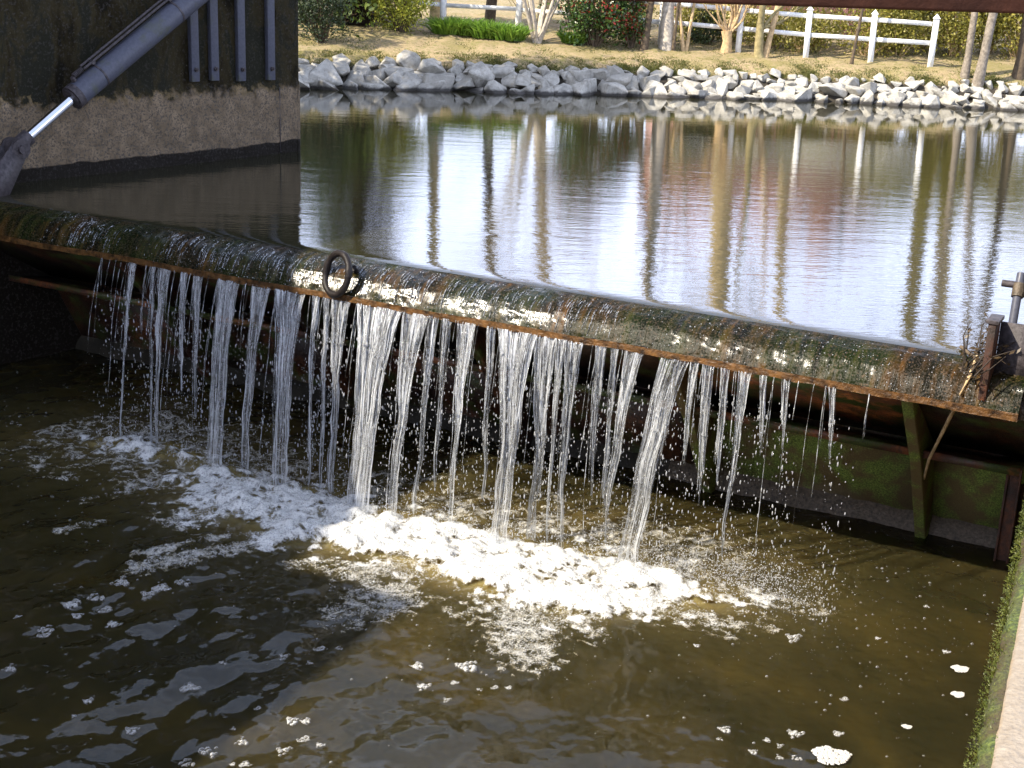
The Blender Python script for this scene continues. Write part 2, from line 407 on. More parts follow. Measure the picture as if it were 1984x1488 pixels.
def m_drop():
    t = NT('water_drop')
    t.set(Base_Color=(.85, .87, .9), Roughness=.04, IOR=1.33)
    t.b.inputs['Coat Weight'].default_value = 1.0
    g = t.node('ShaderNodeBsdfGlass'); g.inputs['IOR'].default_value = 1.33; g.inputs['Roughness'].default_value = 0.0
    mx = t.node('ShaderNodeMixShader'); mx.inputs[0].default_value = .33
    t.to(g.outputs[0], mx.inputs[1]); t.to(t.b.outputs[0], mx.inputs[2]); t.to(mx.outputs[0], t.out.inputs[0]); return t.m
def m_brick(name, c1, c2, mortar):
    t = NT(name); v = t.coord()
    br = t.node('ShaderNodeTexBrick'); br.inputs['Color1'].default_value = (*c1, 1); br.inputs['Color2'].default_value = (*c2, 1)
    br.inputs['Mortar'].default_value = (*mortar, 1); br.inputs['Scale'].default_value = 4.4; br.inputs['Mortar Size'].default_value = .018
    sw = t.node('ShaderNodeCombineXYZ'); s = t.sep(v); t.to(t.math('ADD', s[0], s[1]), sw.inputs[0]); t.to(s[2], sw.inputs[1]); t.to(sw.outputs[0], br.inputs['Vector'])
    col = t.mix(t.ramp(t.noise(v, 1.2, 4), [(.35, 0), (.7, .4)]), br.outputs[0], (.3, .2, .17))
    t.set(Base_Color=col, Roughness=.85, Normal=t.bump(br.outputs[1], -.4, .01)); return t.m
def m_painted_steel():
    t = NT('blue_grey_painted_steel'); v = t.coord()
    a = t.noise(v, 3, 5, .65); f = t.noise(v, 30, 4, .6)
    col = t.ramp(f, [(.3, (.046, .049, .066)), (.7, (.068, .071, .094))])
    col = t.mix(t.ramp(a, [(.54, 0), (.68, .75)]), col, (.06, .065, .04))
    t.set(Base_Color=col, Roughness=t.ramp(a, [(.3, .35), (.7, .7)]), Normal=t.bump(f, .2, .004)); t.b.inputs['Specular IOR Level'].default_value = .3; return t.m

MW_UP, MW_LOW = m_upper_water(), m_lower_water()
M_PIER, M_NOSE = m_concrete_pier(), m_nose()
M_LIP = plain('gold_brown_algae', (.075, .036, .011), .35, .85, 14, .9, 50)
M_RUST_SHADE = m_rust('shade_dark_wet_rust', .4, .45, .3)  # wet rust, its tone lowered for the shade behind the streams
M_RUSTRED_LIT = m_rust('brightened_red_rust', 2.6, .25, .3)  # red rust, colour raised because the upper leaf gets only bounced light
M_GATEMOSS_LIT = m_moss('brightened_gate_moss', 2.2)  # moss with its colour raised to stand in for sun the lip blocks
M_FLANGE = m_rust('flange_rust', 1.3, .35, .4)
M_POST = m_rust('brown_rust', .9, 0.0, .5)
M_MOSS, M_ROCK, M_GROUND, M_COPE = m_moss('wet_moss'), m_rock(), m_ground(), m_coping()
M_STEEL = m_painted_steel()
M_CHROME = plain('chromed_rod', (.75, .76, .8), .12, .05, metal=1.0)
M_DKSTEEL = plain('dark_greasy_steel', (.05, .043, .045), .5, .5, 25, .4)
M_RING = plain('blackened_iron', (.014, .011, .010), .45, .5, 30, .6, 50)
M_WHITE = plain('white_fence_paint', (.74, .74, .71), .6, .12, 8, .2, 30)
M_BARK_PALE = plain('pale_bark', (.42, .37, .30), .85, .35, 14, .6, 30)
M_BARK_TAN = plain('tan_bark', (.46, .33, .18), .85, .35, 14, .6, 30)
M_BARK_DK = plain('dark_bark', (.10, .075, .05), .9, .4, 14, .6, 30)
M_BARK_GREY = plain('grey_bark', (.20, .17, .135), .9, .45, 14, .6, 30)
M_BARK_FAR = plain('sunlit_golden_bark', (.50, .39, .21), .9, .35, 8, .6, 20)
M_BARK_OL = plain('ivy_olive_bark', (.24, .20, .10), .9, .45, 9, .6, 30)
M_DKTWIG = plain('wet_dark_twig', (.03, .022, .016), .6, .3, 6)
M_TWIG_RED = plain('purple_red_twigs', (.26, .13, .12), .8, .3, 6)
M_FOAM, M_FALL, M_SHEET, M_BUB, M_DROP = m_foam(), m_fall(), m_sheet(), m_bubble(), m_drop()
M_BRICK = m_brick('pink_brick', (.46, .23, .18), (.38, .18, .15), (.46, .40, .36))
M_BRICK_DK = m_brick('mill_brick', (.16, .09, .07), (.11, .07, .055), (.16, .14, .12))
M_TILE = plain('clay_roof_tile', (.30, .15, .11), .85, .3, 6, .4)
M_GLASS = plain('dark_window_glass', (.02, .024, .028), .08, .1)
M_BEAM = plain('creosoted_brown_timber', (.042, .014, .007), .75, .45, 5, .5, 24)
M_DARKWOOD = plain('tarred_boards', (.022, .018, .016), .85, .4, 6, .4)
M_GOLD = foliage('golden_yew_leaf', [(.08, .10, .012), (.28, .31, .03), (.55, .52, .08)])
M_LIME = foliage('lime_strap_leaf', [(.06, .13, .015), (.15, .28, .03), (.28, .40, .07)], .45)
M_DKGREEN = foliage('dark_evergreen_leaf', [(.012, .022, .008), (.025, .045, .012), (.05, .075, .02)], .2)
M_PHOT = foliage('glossy_green_leaf', [(.02, .045, .012), (.05, .10, .02), (.12, .17, .04)], .25, .3)
M_REDLEAF = foliage('red_young_leaf', [(.22, .02, .015), (.45, .05, .04)], .4)
M_OLIVE = foliage('yellow_olive_leaf', [(.10, .11, .015), (.26, .24, .04), (.46, .39, .09)], .35)
M_IVY = foliage('sunlit_ivy_leaf', [(.022, .04, .006), (.07, .11, .010), (.15, .19, .02)], .25)
M_BROWNIVY = foliage('brown_dry_leaf', [(.03, .02, .012), (.07, .045, .02), (.12, .08, .035)], .2)
M_GRASS = foliage('bank_grass_blade', [(.05, .07, .015), (.12, .13, .03), (.25, .22, .08)], .35)
M_EDGEMOSS = foliage('bright_edge_moss', [(.03, .045, .008), (.085, .105, .014), (.19, .19, .035)], .3)

# ------------------------------------------------------------------ the far bank (used by many things below)
_wl = [at_z(*q, 0.0) for q in ((585, 173), (700, 171), (860, 175), (990, 180), (1200, 184), (1340, 189), (1530, 194), (1755, 205), (1984, 214))]
_wx = np.array([-60] + [p[0] for p in _wl] + [80]); _wy = np.array([_wl[0][1] - 1.5] + [p[1] for p in _wl] + [_wl[-1][1] + 4])
def y0(x): return np.interp(x, _wx, _wy)
def zb(x, y):
    v = np.asarray(y) - y0(x)
    return np.interp(v, [-3, -.3, 0, .8, 1.35, 4.0, 9, 60, 900], [-1.6, -.3, -.05, .42, .66, 1.0, 1.25, 1.6, 3.0])
def ground_hit(px, py):
    d = ray(px, py); t = 28.0
    for _ in range(4000):
        p = CAM + d * t
        if p[2] <= zb(p[0], p[1]): return p
        t += .01
    return p

def build_setting():
    # upper pool: flat sheet, drawn down smoothly towards the crest
    sl = np.concatenate([[-90, -30, -10], np.linspace(-2, 12.6, 60)]); nl = np.array([-70, -30, -12, -5, -2, -1, -.6, -.42, -.3, -.22, -.15, -.1, -.05, -.01])
    drop = np.interp(nl, [-70, -.22, -.15, -.1, -.05, -.01], [0, 0, -.001, -.003, -.007, -.0135])
    V = np.array([[P(s, n, dz) for n, dz in zip(nl, drop)] for s in sl])
    MB().grid(V).build('water', MW_UP, smooth=True, kind='structure')
    V = np.array([[P(s, n, 0) for n in (-70, -12.01)] for s in (12.6, 80)])
    MB().grid(V).build('water', MW_UP, smooth=True, kind='structure')
    # far bank and the land behind it
    xs = np.concatenate([[-900, -300, -120, -60, -30, -15], np.arange(-9, 16, .16), [18, 22, 30, 60, 120, 300, 900]])
    vs = np.concatenate([np.arange(-3, 1.8, .12), np.arange(1.8, 9, .3), [11, 15, 25, 60, 200, 900]])
    X, Vv = np.meshgrid(xs, vs, indexing='ij'); Y = y0(X) + Vv; Z = zb(X, Y)
    nz = spectral(X.shape, .14, .25, 2.0, 3) * .022 * np.clip((Vv - .5) * 2, 0, 1) * (Vv < 11)
    o = MB().grid(np.stack([X, Y, Z + nz], -1)).build('ground', M_GROUND, smooth=True, kind='structure')
    a = o.data.attributes.new('soil', 'FLOAT', 'POINT'); a.data.foreach_set('value', np.clip((.86 - Vv) / .12, 0, 1).astype(np.float32).ravel())
    # land on the near right and near left, outside the channel
    def slab(s0, s1, n0, n1, top, name='ground', mat=M_GROUND, bot=-4.0):
        V = [P(s0, n0, bot), P(s1, n0, bot), P(s1, n1, bot), P(s0, n1, bot), P(s0, n0, top), P(s1, n0, top), P(s1, n1, top), P(s0, n1, top)]
        b = MB(); b.add(V, [[0,1,2,3],[4,7,6,5],[0,4,5,1],[1,5,6,2],[2,6,7,3],[3,7,4,0]]); return b.build(name, mat, kind='structure')
    slab(12.75, 60, -11.5, 60, 1.22)
    slab(-60, -2.0, -3.0, 60, 1.2)
    MB().box((-70, 20.5, -4), (-6.2, 28.3, .95)).build('ground', M_GROUND, kind='structure')
build_setting()

# ------------------------------------------------------------------ lower pool
CELL = .022
S0, S1, N0, N1 = -1.2, 12.4, -2.2, 7.2
gs = np.arange(S0, S1, CELL); gn = np.arange(N0, N1, CELL)
SH = (len(gs), len(gn))
GS, GN = np.meshgrid(gs, gn, indexing='ij')
def seg_dist(pts):
    """distance of every grid point to a polyline in (s, n)"""
    best = np.full(SH, 1e9)
    for (a, b), (c, d) in zip(pts[:-1], pts[1:]):
        vx, vy = c - a, d - b; L = vx * vx + vy * vy + 1e-9
        t = np.clip(((GS - a) * vx + (GN - b) * vy) / L, 0, 1)
        best = np.minimum(best, np.hypot(GS - a - t * vx, GN - b - t * vy))
    return best
def px_line(*pts): return [sn_z(x, y, ZL) for x, y in pts]
wob1 = spectral(SH, CELL, .10, .9, 21, 1.2); wob2 = spectral(SH, CELL, .04, .3, 22, 1.0); wob3 = spectral(SH, CELL, .02, .12, 23, .6)
imp_line = px_line((195, 850), (300, 850), (420, 900), (540, 940), (690, 990), (870, 1015), (970, 1055), (1080, 1045), (1215, 1085), (1360, 1100))
D_imp = seg_dist(imp_line)
def blob(px, py, rs, rn, k):
    s, n = sn_z(px, py, ZL); return k * np.exp(-((GS - s) / rs) ** 2 - ((GN - n) / rn) ** 2)
dens = np.zeros(SH)
for b in ((205, 857, .3, .2, .8), (280, 868, .35, .22, .9), (360, 885, .4, .25, .75), (420, 925, .35, .28, .9), (480, 960, .5, .4, .75), (545, 960, .4, .4, .8),
          (420, 985, .5, .35, .5), (600, 990, .5, .35, .8), (660, 1010, .45, .4, 1.0), (560, 1035, .5, .28, .8), (730, 1025, .5, .4, 1.05), (800, 1045, .5, .4, .9),
          (860, 1060, .5, .45, .95), (920, 1080, .5, .4, .9), (985, 1095, .5, .5, 1.1), (1060, 1100, .45, .5, 1.0), (1130, 1130, .45, .45, .8), (1200, 1130, .45, .45, .8),
          (1270, 1140, .45, .4, .6), (1340, 1150, .4, .35, .4), (1420, 1165, .35, .3, .25), (1010, 1140, .5, .3, .6), (1140, 1175, .3, .35, .5)):
    dens += blob(*b)
dens = np.minimum(dens, 1.25)
halo = np.clip(1.2 * np.exp(-((D_imp - .25) / .62) ** 2) - .55 * (GS > 9.2), 0, 1)
arms = np.zeros(SH)
for pts, w, k in ((px_line((640, 1030), (500, 1050), (420, 1075), (340, 1085), (270, 1100)), .14, .9), (px_line((470, 1040), (400, 1045), (330, 1062), (275, 1075)), .09, .7),
                  (px_line((450, 905), (350, 930), (250, 945), (180, 965)), .14, .5), (px_line((480, 990), (380, 1000), (330, 1010)), .2, .6),
                  (px_line((200, 1010), (120, 1030)), .08, .5),
                  (px_line((760, 1090), (700, 1120), (740, 1170), (690, 1195), (660, 1185)), .22, .75), (px_line((800, 1090), (790, 1160), (740, 1195)), .22, .7),
                  (px_line((640, 1100), (720, 1095), (820, 1090)), .16, .6), (px_line((560, 1095), (640, 1085)), .1, .5),
                  (px_line((1040, 1150), (1000, 1200), (1030, 1250), (1000, 1270)), .28, .8), (px_line((1100, 1180), (1060, 1230), (1010, 1240)), .2, .65),
                  (px_line((1160, 1180), (1130, 1220), (1160, 1235)), .14, .7), (px_line((960, 1170), (900, 1200), (860, 1190)), .12, .5),
                  (px_line((1250, 1180), (1330, 1190), (1400, 1210), (1460, 1200)), .22, .55), (px_line((1440, 1130), (1520, 1160), (1580, 1180)), .22, .4),
                  (px_line((700, 1215), (680, 1220)), .08, .7), (px_line((880, 1140), (940, 1160)), .1, .5)):
    arms = np.maximum(arms, k * np.exp(-(seg_dist(pts) / w) ** 2))
near = np.exp(-(D_imp / .9) ** 2)
wh = .011 * spectral(SH, CELL, .22, 1.3, 31, 1.6, (1.0, 1.5)) * (.35 + .65 * np.clip((11.5 - GS) / 5, 0, 1)) + .0026 * spectral(SH, CELL, .07, .35, 32, 1.2) * (.45 + .8 * near)
wh += near * .013 * spectral(SH, CELL, .12, .5, 33, 1.6) + .006 * np.sin(D_imp * 15 + wob1) * np.exp(-D_imp / 1.3) * np.clip(D_imp * 3, 0, 1)
dn = dens * .92 + .24 * wob1 * (dens > .08) + .20 * wob2 + .05 * wob3
cells = np.abs(spectral(SH, CELL, .06, .6, 41, 1.3))
thickness = np.clip(dn - .42, -1, 1)
smooth_t = np.clip(dens + .14 * wob1 - .38, -.25, 1)
bil = np.abs(spectral(SH, CELL, .10, .6, 24, 1.9))
bil3 = np.abs(spectral(SH, CELL, .045, .2, 26, 1.7))
fh = smooth_t * .055 + np.clip(smooth_t, 0, .7) * (.030 * bil + .008 * bil3) + .003 - .02 * (smooth_t <= -.2)
veil = np.maximum(np.clip((thickness + .20 * wob1 * (dens < .9)) * 1.1 + .22, 0, 1) * (dens > .06), np.clip(arms * .43 + .10 * wob1 + .10 * wob2, 0, .45) * (arms > .12))
veil = np.maximum(veil, np.clip(.40 * halo + .16 * wob1 + .16 * wob2 - .10, 0, .42) * (halo > .1))
fh = np.maximum(fh, np.where(veil > .05, .004, -.02))

def pool_xyz(h): return (A0[None, None] + GS[..., None] * DS + GN[..., None] * DN) + np.stack([0 * h, 0 * h, ZL + h], -1)
def point_attr(o, name, vals):
    a = o.data.attributes.new(name, 'FLOAT', 'POINT'); a.data.foreach_set('value', np.asarray(vals, np.float32).ravel())
water_low = MB().grid(pool_xyz(wh)).build('water', MW_LOW, smooth=True, kind='structure')
aer = np.clip(.75 * np.clip(dens, 0, 1) ** 1.5 + .20 * np.exp(-(D_imp / 1.2) ** 2), 0, .85)
point_attr(water_low, 'aerated', aer)
# the same pool runs on downstream under and behind the camera, at the rest level
for (a, b, c, d) in ((-1.2, 12.4, N1 - .03, 60.0),):
    o = MB().grid(np.array([[P(s, n, ZL - .004) for n in (c, d)] for s in (a, b)])).build('water', MW_LOW, kind='structure')
    point_attr(o, 'aerated', np.zeros(4))
# thick foam where the streams land
msk_i = slice(int((1.4 - S0) / CELL), int((10.6 - S0) / CELL)); msk_j = slice(int((-.6 - N0) / CELL), int((4.6 - N0) / CELL))
fo = MB().grid(pool_xyz(wh + fh)[msk_i, msk_j]).build('foam', M_FOAM, smooth=True, kind='stuff')
tag(fo, 'white churning foam where the falling streams hit the brown pool', 'foam')
point_attr(fo, 'thick', veil[msk_i, msk_j])

def dome(rad, sides=6, rings=2):
    v = [(0, 0, rad)]
    for k in range(1, rings + 1):
        a = k / rings * PI / 2
        for j in range(sides):
            th = 2 * PI * j / sides + k * .5
            v.append((rad * math.sin(a) * math.cos(th), rad * math.sin(a) * math.sin(th), rad * math.cos(a) - .1 * rad))
    f3 = [(0, 1 + j, 1 + (j + 1) % sides) for j in range(sides)]
    f4 = []
    for k in range(rings - 1):
        for j in range(sides):
            a = 1 + k * sides + j; b = 1 + k * sides + (j + 1) % sides
            f3 += [(a, a + sides, b + sides), (a, b + sides, b)]
    return np.array(v), np.array(f3)
def scatter_shapes(mb, V, Fc, pos, scale, rot=None):
    """copies of one small shape; scale (N,) or (N,3)"""
    pos = np.asarray(pos); N = len(pos)
    sc = np.asarray(scale); sc = np.repeat(sc[:, None], 3, 1) if sc.ndim == 1 else sc
    vv = V[None] * sc[:, None]
    if rot is not None:
        c, s = np.cos(rot)[:, None], np.sin(rot)[:, None]
        vv = np.stack([vv[..., 0] * c - vv[..., 1] * s, vv[..., 0] * s + vv[..., 1] * c, vv[..., 2]], -1)
    vv = vv + pos[:, None]
    ff = Fc[None] + (np.arange(N) * len(V))[:, None, None]
    mb.add(vv.reshape(-1, 3), ff.reshape(-1, Fc.shape[1]))
def sample_mask(mask, N):
    p = mask.ravel() / mask.sum(); idx = rng.choice(mask.size, N, p=p)
    i, j = np.unravel_index(idx, SH)
    s = gs[i] + (rng.random(N) - .5) * CELL; n = gn[j] + (rng.random(N) - .5) * CELL
    return np.array(A0)[None] + s[:, None] * DS + n[:, None] * DN + np.stack([0 * s, 0 * s, ZL + wh[i, j]], -1), i, j
lace = np.clip(arms * 1.15 + .55 * np.clip(dens, 0, .8) + .16 * wob1 + .14 * wob2 - .42, 0, .35) * (arms + dens > .18)
lace *= (cells > .16)
pos, ii, jj = sample_mask(lace, 26000)
pos[:, 2] += np.clip(fh[ii, jj], 0, 1)
V, Fc = dome(1.0, 6, 2); b = MB()
scatter_shapes(b, V, Fc, pos, .0035 + .006 * rng.random(len(pos)) ** 2, rng.random(len(pos)) * 6)
tag(b.build('foam_bubbles', M_BUB, smooth=True, kind='stuff'), 'lace of tiny bubbles drifting off the foam', 'foam')
# specks of single bubbles all over the pool
spr = (.03 + np.exp(-((D_imp - .8) / 1.2) ** 2) * .5 + np.exp(-((GS - 10.5) / 1.2) ** 2 - ((GN - .5) / 1.5) ** 2) * .35)
spr *= (GN > -1.7) & (GS < 11.9)
pos, ii, jj = sample_mask(spr, 3600); b = MB(); V, Fc = dome(1.0, 8, 3)
scatter_shapes(b, V, Fc, pos, .003 + .011 * rng.random(len(pos)) ** 4, rng.random(len(pos)) * 6)
tag(b.build('foam_bubbles', M_BUB, smooth=True, kind='stuff'), 'scattered single bubbles floating on the brown pool', 'foam')

# floating rafts of bubbles one can pick out
clump_meshes = []
for k in range(9):
    b = MB(); V, Fc = dome(1.0, 10, 4); nb = 16 + 5 * k
    pp = []; 
    for q in range(nb):
        a = rng.random() * 2 * PI; r_ = math.sqrt(rng.random()) * (1 + .3 * math.sin(3 * a + k))
        pp.append((r_ * math.cos(a), .8 * r_ * math.sin(a), .02))
    scatter_shapes(b, V, Fc, np.array(pp), .14 + .16 * rng.random(nb) ** 2)
    me = b.mesh('foam_clump', True); me.materials.append(M_BUB); clump_meshes.append(me)
me = None
b = MB(); V, Fc = dome(1.0, 8, 3); pp = []
for q in range(420):
    a = rng.random() * 2 * PI; r_ = math.sqrt(rng.random()) * (1 + .12 * math.sin(3 * a + 1) + .08 * math.sin(5 * a)); pp.append((r_ * math.cos(a), .75 * r_ * math.sin(a), .06 * (1 - r_ * .7)))
scatter_shapes(b, V, Fc, np.array(pp), .05 + .05 * rng.random(420)); dense_me = b.mesh('foam_clump', True); 
M_CLUMP = plain('packed_white_bubbles', (.50, .49, .46), .2, .3, 60, .5); dense_me.materials.append(M_CLUMP)
def clump(px, py, w_px, label, me, group=None):
    p = at_z(px, py, ZL); i = int(np.clip((sn(p)[0] - S0) / CELL, 0, SH[0] - 1)); j = int(np.clip((sn(p)[1] - N0) / CELL, 0, SH[1] - 1))
    o = link('foam_clump', me); d = np.linalg.norm(p - CAM); sc = w_px / 2 * d / F_PX
    o.location = (p[0], p[1], ZL + wh[i, j]); o.scale = (sc, sc * 1.15, sc * .9); o.rotation_euler.z = random.random() * .6 - .3
    tag(o, label, 'foam', group); return o
clump(1610, 1466, 66, 'largest dense white foam raft at the bottom, near the mossy wall', dense_me)
clump(1860, 1296, 30, 'leaf-shaped white foam raft close beside the mossy wall edge', dense_me)
clump(1856, 1346, 24, 'narrow flat white foam raft below the leaf-shaped one', dense_me)
clump(1757, 1407, 18, 'small pale foam raft above the largest white raft', dense_me)
GRP = 'clumps of clear bubbles drifting on the brown pool'
CLUMPS = ((405, 1458, 42), (553, 1455, 34), (470, 1437, 26), (362, 1480, 30), (590, 1430, 22), (592, 1398, 20), (568, 1396, 26), (620, 1441, 16), (475, 1482, 20),
        (355, 1131, 34), (292, 1152, 38), (236, 1132, 36), (185, 1163, 30), (205, 1182, 24), (137, 1176, 34), (150, 1194, 20), (219, 1208, 26), (312, 1140, 30), (80, 1222, 18), (36, 1196, 16),
        (20, 1296, 26), (92, 1218, 24), (85, 1230, 20), (170, 1362, 20), (255, 1411, 24), (145, 1390, 12), (365, 1330, 30), (433, 1287, 18), (553, 1271, 24), (600, 1285, 14), (657, 1258, 14),
        (620, 1258, 20), (808, 1290, 26), (907, 1292, 38), (820, 1328, 26), (880, 1322, 14), (930, 1334, 14), (868, 1355, 18), (1075, 1292, 24), (1040, 1302, 16), (960, 1330, 14), (985, 1332, 14),
        (1405, 1415, 22), (1541, 1424, 28), (1623, 1423, 18), (1395, 1434, 14), (1513, 1446, 16), (1510, 1468, 16), (1543, 1471, 18), (1637, 1356, 14), (1486, 1435, 14),
        (1460, 1457, 16), (1833, 1263, 14), (1700, 1237, 10), (1796, 1176, 12), (1541, 1236, 36), (452, 1412, 12), (300, 1140, 14), (500, 1372, 12), (450, 1480, 12), (1350, 1254, 12))
ORD = ['largest', 'second largest', 'third largest', 'fourth largest', 'fifth largest', 'sixth largest', 'seventh largest', 'eighth largest', 'ninth largest', 'tenth largest', 'eleventh largest', 'twelfth largest', 'thirteenth largest', 'fourteenth largest']
clump_labels = [None] * len(CLUMPS); regions = {}
for k, (x, y, w) in enumerate(CLUMPS):
    row = 'above mid-pool level' if y < 1245 else ('in the middle rows of the pool' if y < 1385 else 'along the bottom edge of the photo')
    side = 'on the left' if x < 330 else ('left of centre' if x < 700 else ('in the centre' if x < 1250 else 'on the right'))
    regions.setdefault((side, row), []).append((-w, k))
for (side, row), ks in regions.items():
    for r_, (_, k) in enumerate(sorted(ks)): clump_labels[k] = f'{ORD[min(r_, 13)]} clump of clear bubbles {side}, {row}'
for k, (x, y, w) in enumerate(CLUMPS):
    clump(x, y, w, clump_labels[k], clump_meshes[k % 9], GRP)

# ------------------------------------------------------------------ left pier and channel walls
P0 = at_z(0, 358, 0.0); P1 = at_z(585, 292, 0.0)
PU = (P1 - P0) / np.linalg.norm(P1 - P0); PN = np.array([PU[1], -PU[0], 0.0])     # along the face (upstream), out of the face
PIER_TOP = 4.05
def PF(u, out, z): return P0 + u * PU + out * PN + np.array([0, 0, z])
PLEN = float(np.linalg.norm(P1 - P0))
def on_face(px, py, out):
    d = ray(px, py); t = ((P0 + out * PN - CAM) @ PN) / (d @ PN); p = CAM + d * t; q = p - P0
    return float(q @ PU), p[2]
def build_pier():
    t = thing('concrete_pier', 'tall stained concrete pier with dark lichen, left of the weir', 'pier', loc=P0)
    def rel(V): return np.asarray(V) - P0
    # outline in plan, walked round the block; face split finely so it can be uneven
    us = np.linspace(-5.2, PLEN - .10, 60); zs = np.concatenate([np.linspace(-3.2, -.4, 6), np.linspace(-.3, PIER_TOP, 50)])
    U, Zz = np.meshgrid(us, zs, indexing='ij')
    bumpf = .008 * spectral(U.shape, .1, .2, 1.5, 51)
    step = np.where(Zz < .98, .03, 0.0)
    V = P0 + U[..., None] * PU + (bumpf + step)[..., None] * PN + np.stack([0 * Zz, 0 * Zz, Zz], -1)
    b = MB(); b.grid(rel(V))
    # rounded corner and upstream end
    ang = np.linspace(0, PI / 2, 7); C = np.stack([.10 * np.sin(ang), -.10 + .10 * np.cos(ang)], -1)
    K = np.array([[PF(PLEN - .10 + c[0], c[1] + (.03 if z < .98 else 0), z) for z in zs] for c in C] + [[PF(PLEN + 0.0, -3.5, z) for z in zs]])
    b.grid(rel(K))
    b.add(rel([PF(-5.2, 0.0, PIER_TOP), PF(PLEN - .1, 0.0, PIER_TOP), PF(PLEN, -3.5, PIER_TOP), PF(-5.2, -3.5, PIER_TOP)]), [[0, 1, 2, 3]])
    b.add(rel([PF(-5.2, 0, -3.2), PF(-5.2, -3.5, -3.2), PF(-5.2, -3.5, PIER_TOP), PF(-5.2, 0, PIER_TOP)]), [[0, 1, 2, 3]])
    b.build('pier_body', M_PIER, t, smooth=False)
    b = MB(); M = np.column_stack([PU, PN, [0, 0, 1], P0 - P0])
    b.box((-5.3, -3.6, PIER_TOP + .002), (PLEN + .08, .12, PIER_TOP + .22), M); b.build('pier_cap', M_PIER, t, bevel=.02)
    b = MB()
    for px in (528,):    # vertical joint near the upstream corner
        u, _ = on_face(px + 14, 200, .03); b.box((u - .006, .028, .02), (u + .006, .036, .95), M)
    b.build('crack', M_DKSTEEL, t)
build_pier()
def build_bars():
    for k, (px, yb) in enumerate(((377, 158), (415, 156), (467, 157), (524, 155))):
        u, zb_ = on_face(px, yb, .05)
        names = ('leftmost of the four', 'second from the left of the four', 'third from the left of the four', 'rightmost of the four')
        t = thing('steel_bar', f'blue-grey steel flat bolted upright to the pier, {names[k]}', 'steel bar', 'upright steel bars bolted to the concrete pier', PF(u, 0, zb_))
        M = np.column_stack([PU, PN, [0, 0, 1], np.zeros(3)])
        b = MB(); b.box((-.065, .012, 0), (.065, .085, 3.3), M); b.build('flat_bar', M_STEEL, t, bevel=.006)
        b = MB(); c = PN * .085 + np.array([0, 0, .16])
        b.tube([c, c + PN * .03], .032, 6); b.tube([c, c + PN * .05], .016, 8); b.build('bolt', M_DKSTEEL, t)
build_bars()
def build_ram():
    OUT = .42
    def Q(px, py): u, z = on_face(px, py, OUT); return PF(u, OUT, z)
    a, b_, c, d = Q(395, -22), Q(143, 188), Q(138, 192), Q(30, 287)
    ax = (b_ - a) / np.linalg.norm(b_ - a)
    top = a - ax * 2.2
    t = thing('hydraulic_ram', 'slanting blue-grey hydraulic cylinder with chrome rod, left of the weir', 'hydraulic cylinder', loc=d)
    side = PN; up = np.cross(side, ax); up = up if up[2] > 0 else -up
    R_ = .148
    B = MB(); B.tube([top - d, a - d, b_ - d], R_, 32); B.build('cylinder_barrel', M_STEEL, t, smooth=False)
    B = MB(); B.tube([b_ - ax * .06 - d, b_ + ax * .03 - d], R_ * 1.05, 32); B.tube([b_ + ax * .03 - d, b_ + ax * .045 - d], R_ * .8, 32); B.build('end_gland', M_DKSTEEL, t)
    ax2 = (d - b_) / np.linalg.norm(d - b_)
    B = MB(); B.tube([b_ - d, -ax2 * .08], .062, 24); B.build('piston_rod', M_CHROME, t, smooth=True)
    B = MB(); B.tube([-ax2 * .22, -ax2 * .02], .10, 20); B.tube([-side * .13, side * .13], .12, 20); B.tube([-side * .17, side * .17], .05, 16); B.build('rod_eye', M_DKSTEEL, t)
    B = MB(); f0 = b_ - ax * .30 + up * (R_ + .06); f1 = a + up * (R_ + .06)
    for q in (0, 1):
        o = up * (.028 * q) + side * (.03 - .05 * q)
        B.tube([f0 + o - d, f1 + o - d, f1 + o - ax * 2.0 - d], .017, 8)
    B.build('hydraulic_pipe', M_DKSTEEL, t)
    B = MB()
    for k in range(7): p = f0 + ax * (.02 + .022 * k) - d; B.tube([p - ax * .006, p + ax * .006], .034, 10)
    B.tube([f0 + ax * .18 - d, f0 + ax * .18 - up * .08 - d], .03, 8); B.build('pipe_fitting', M_DKSTEEL, t)
    for s_ in (.45, 1.85, 2.6):
        B = MB(); p = b_ - ax * s_; B.tube([p - ax * .012 - d, p + ax * .012 - d], R_ + .006, 32)
        q = p + up * (R_ + .05) - d; B.tube([q - side * .05, q + side * .05], .03, 8); B.build('pipe_bracket', M_DKSTEEL, t)
    # link plates from the rod eye down to the end of the gate
    e = P(-.25, .05, -.12)
    for q in (-1, 1):
        B = MB(); o = side * .09 * q
        v = np.array([d + o, e + o]) - d; w = np.cross(v[1] - v[0], side); w /= np.linalg.norm(w)
        V = np.array([v[0] + w * .12, v[1] + w * .2, v[1] - w * .2, v[0] - w * .12])
        V = np.concatenate([V - side * .012, V + side * .012])
        B.add(V, [[0, 1, 2, 3], [4, 7, 6, 5], [0, 4, 5, 1], [1, 5, 6, 2], [2, 6, 7, 3], [3, 7, 4, 0]]); B.build('link_plate', M_DKSTEEL, t)
build_ram()

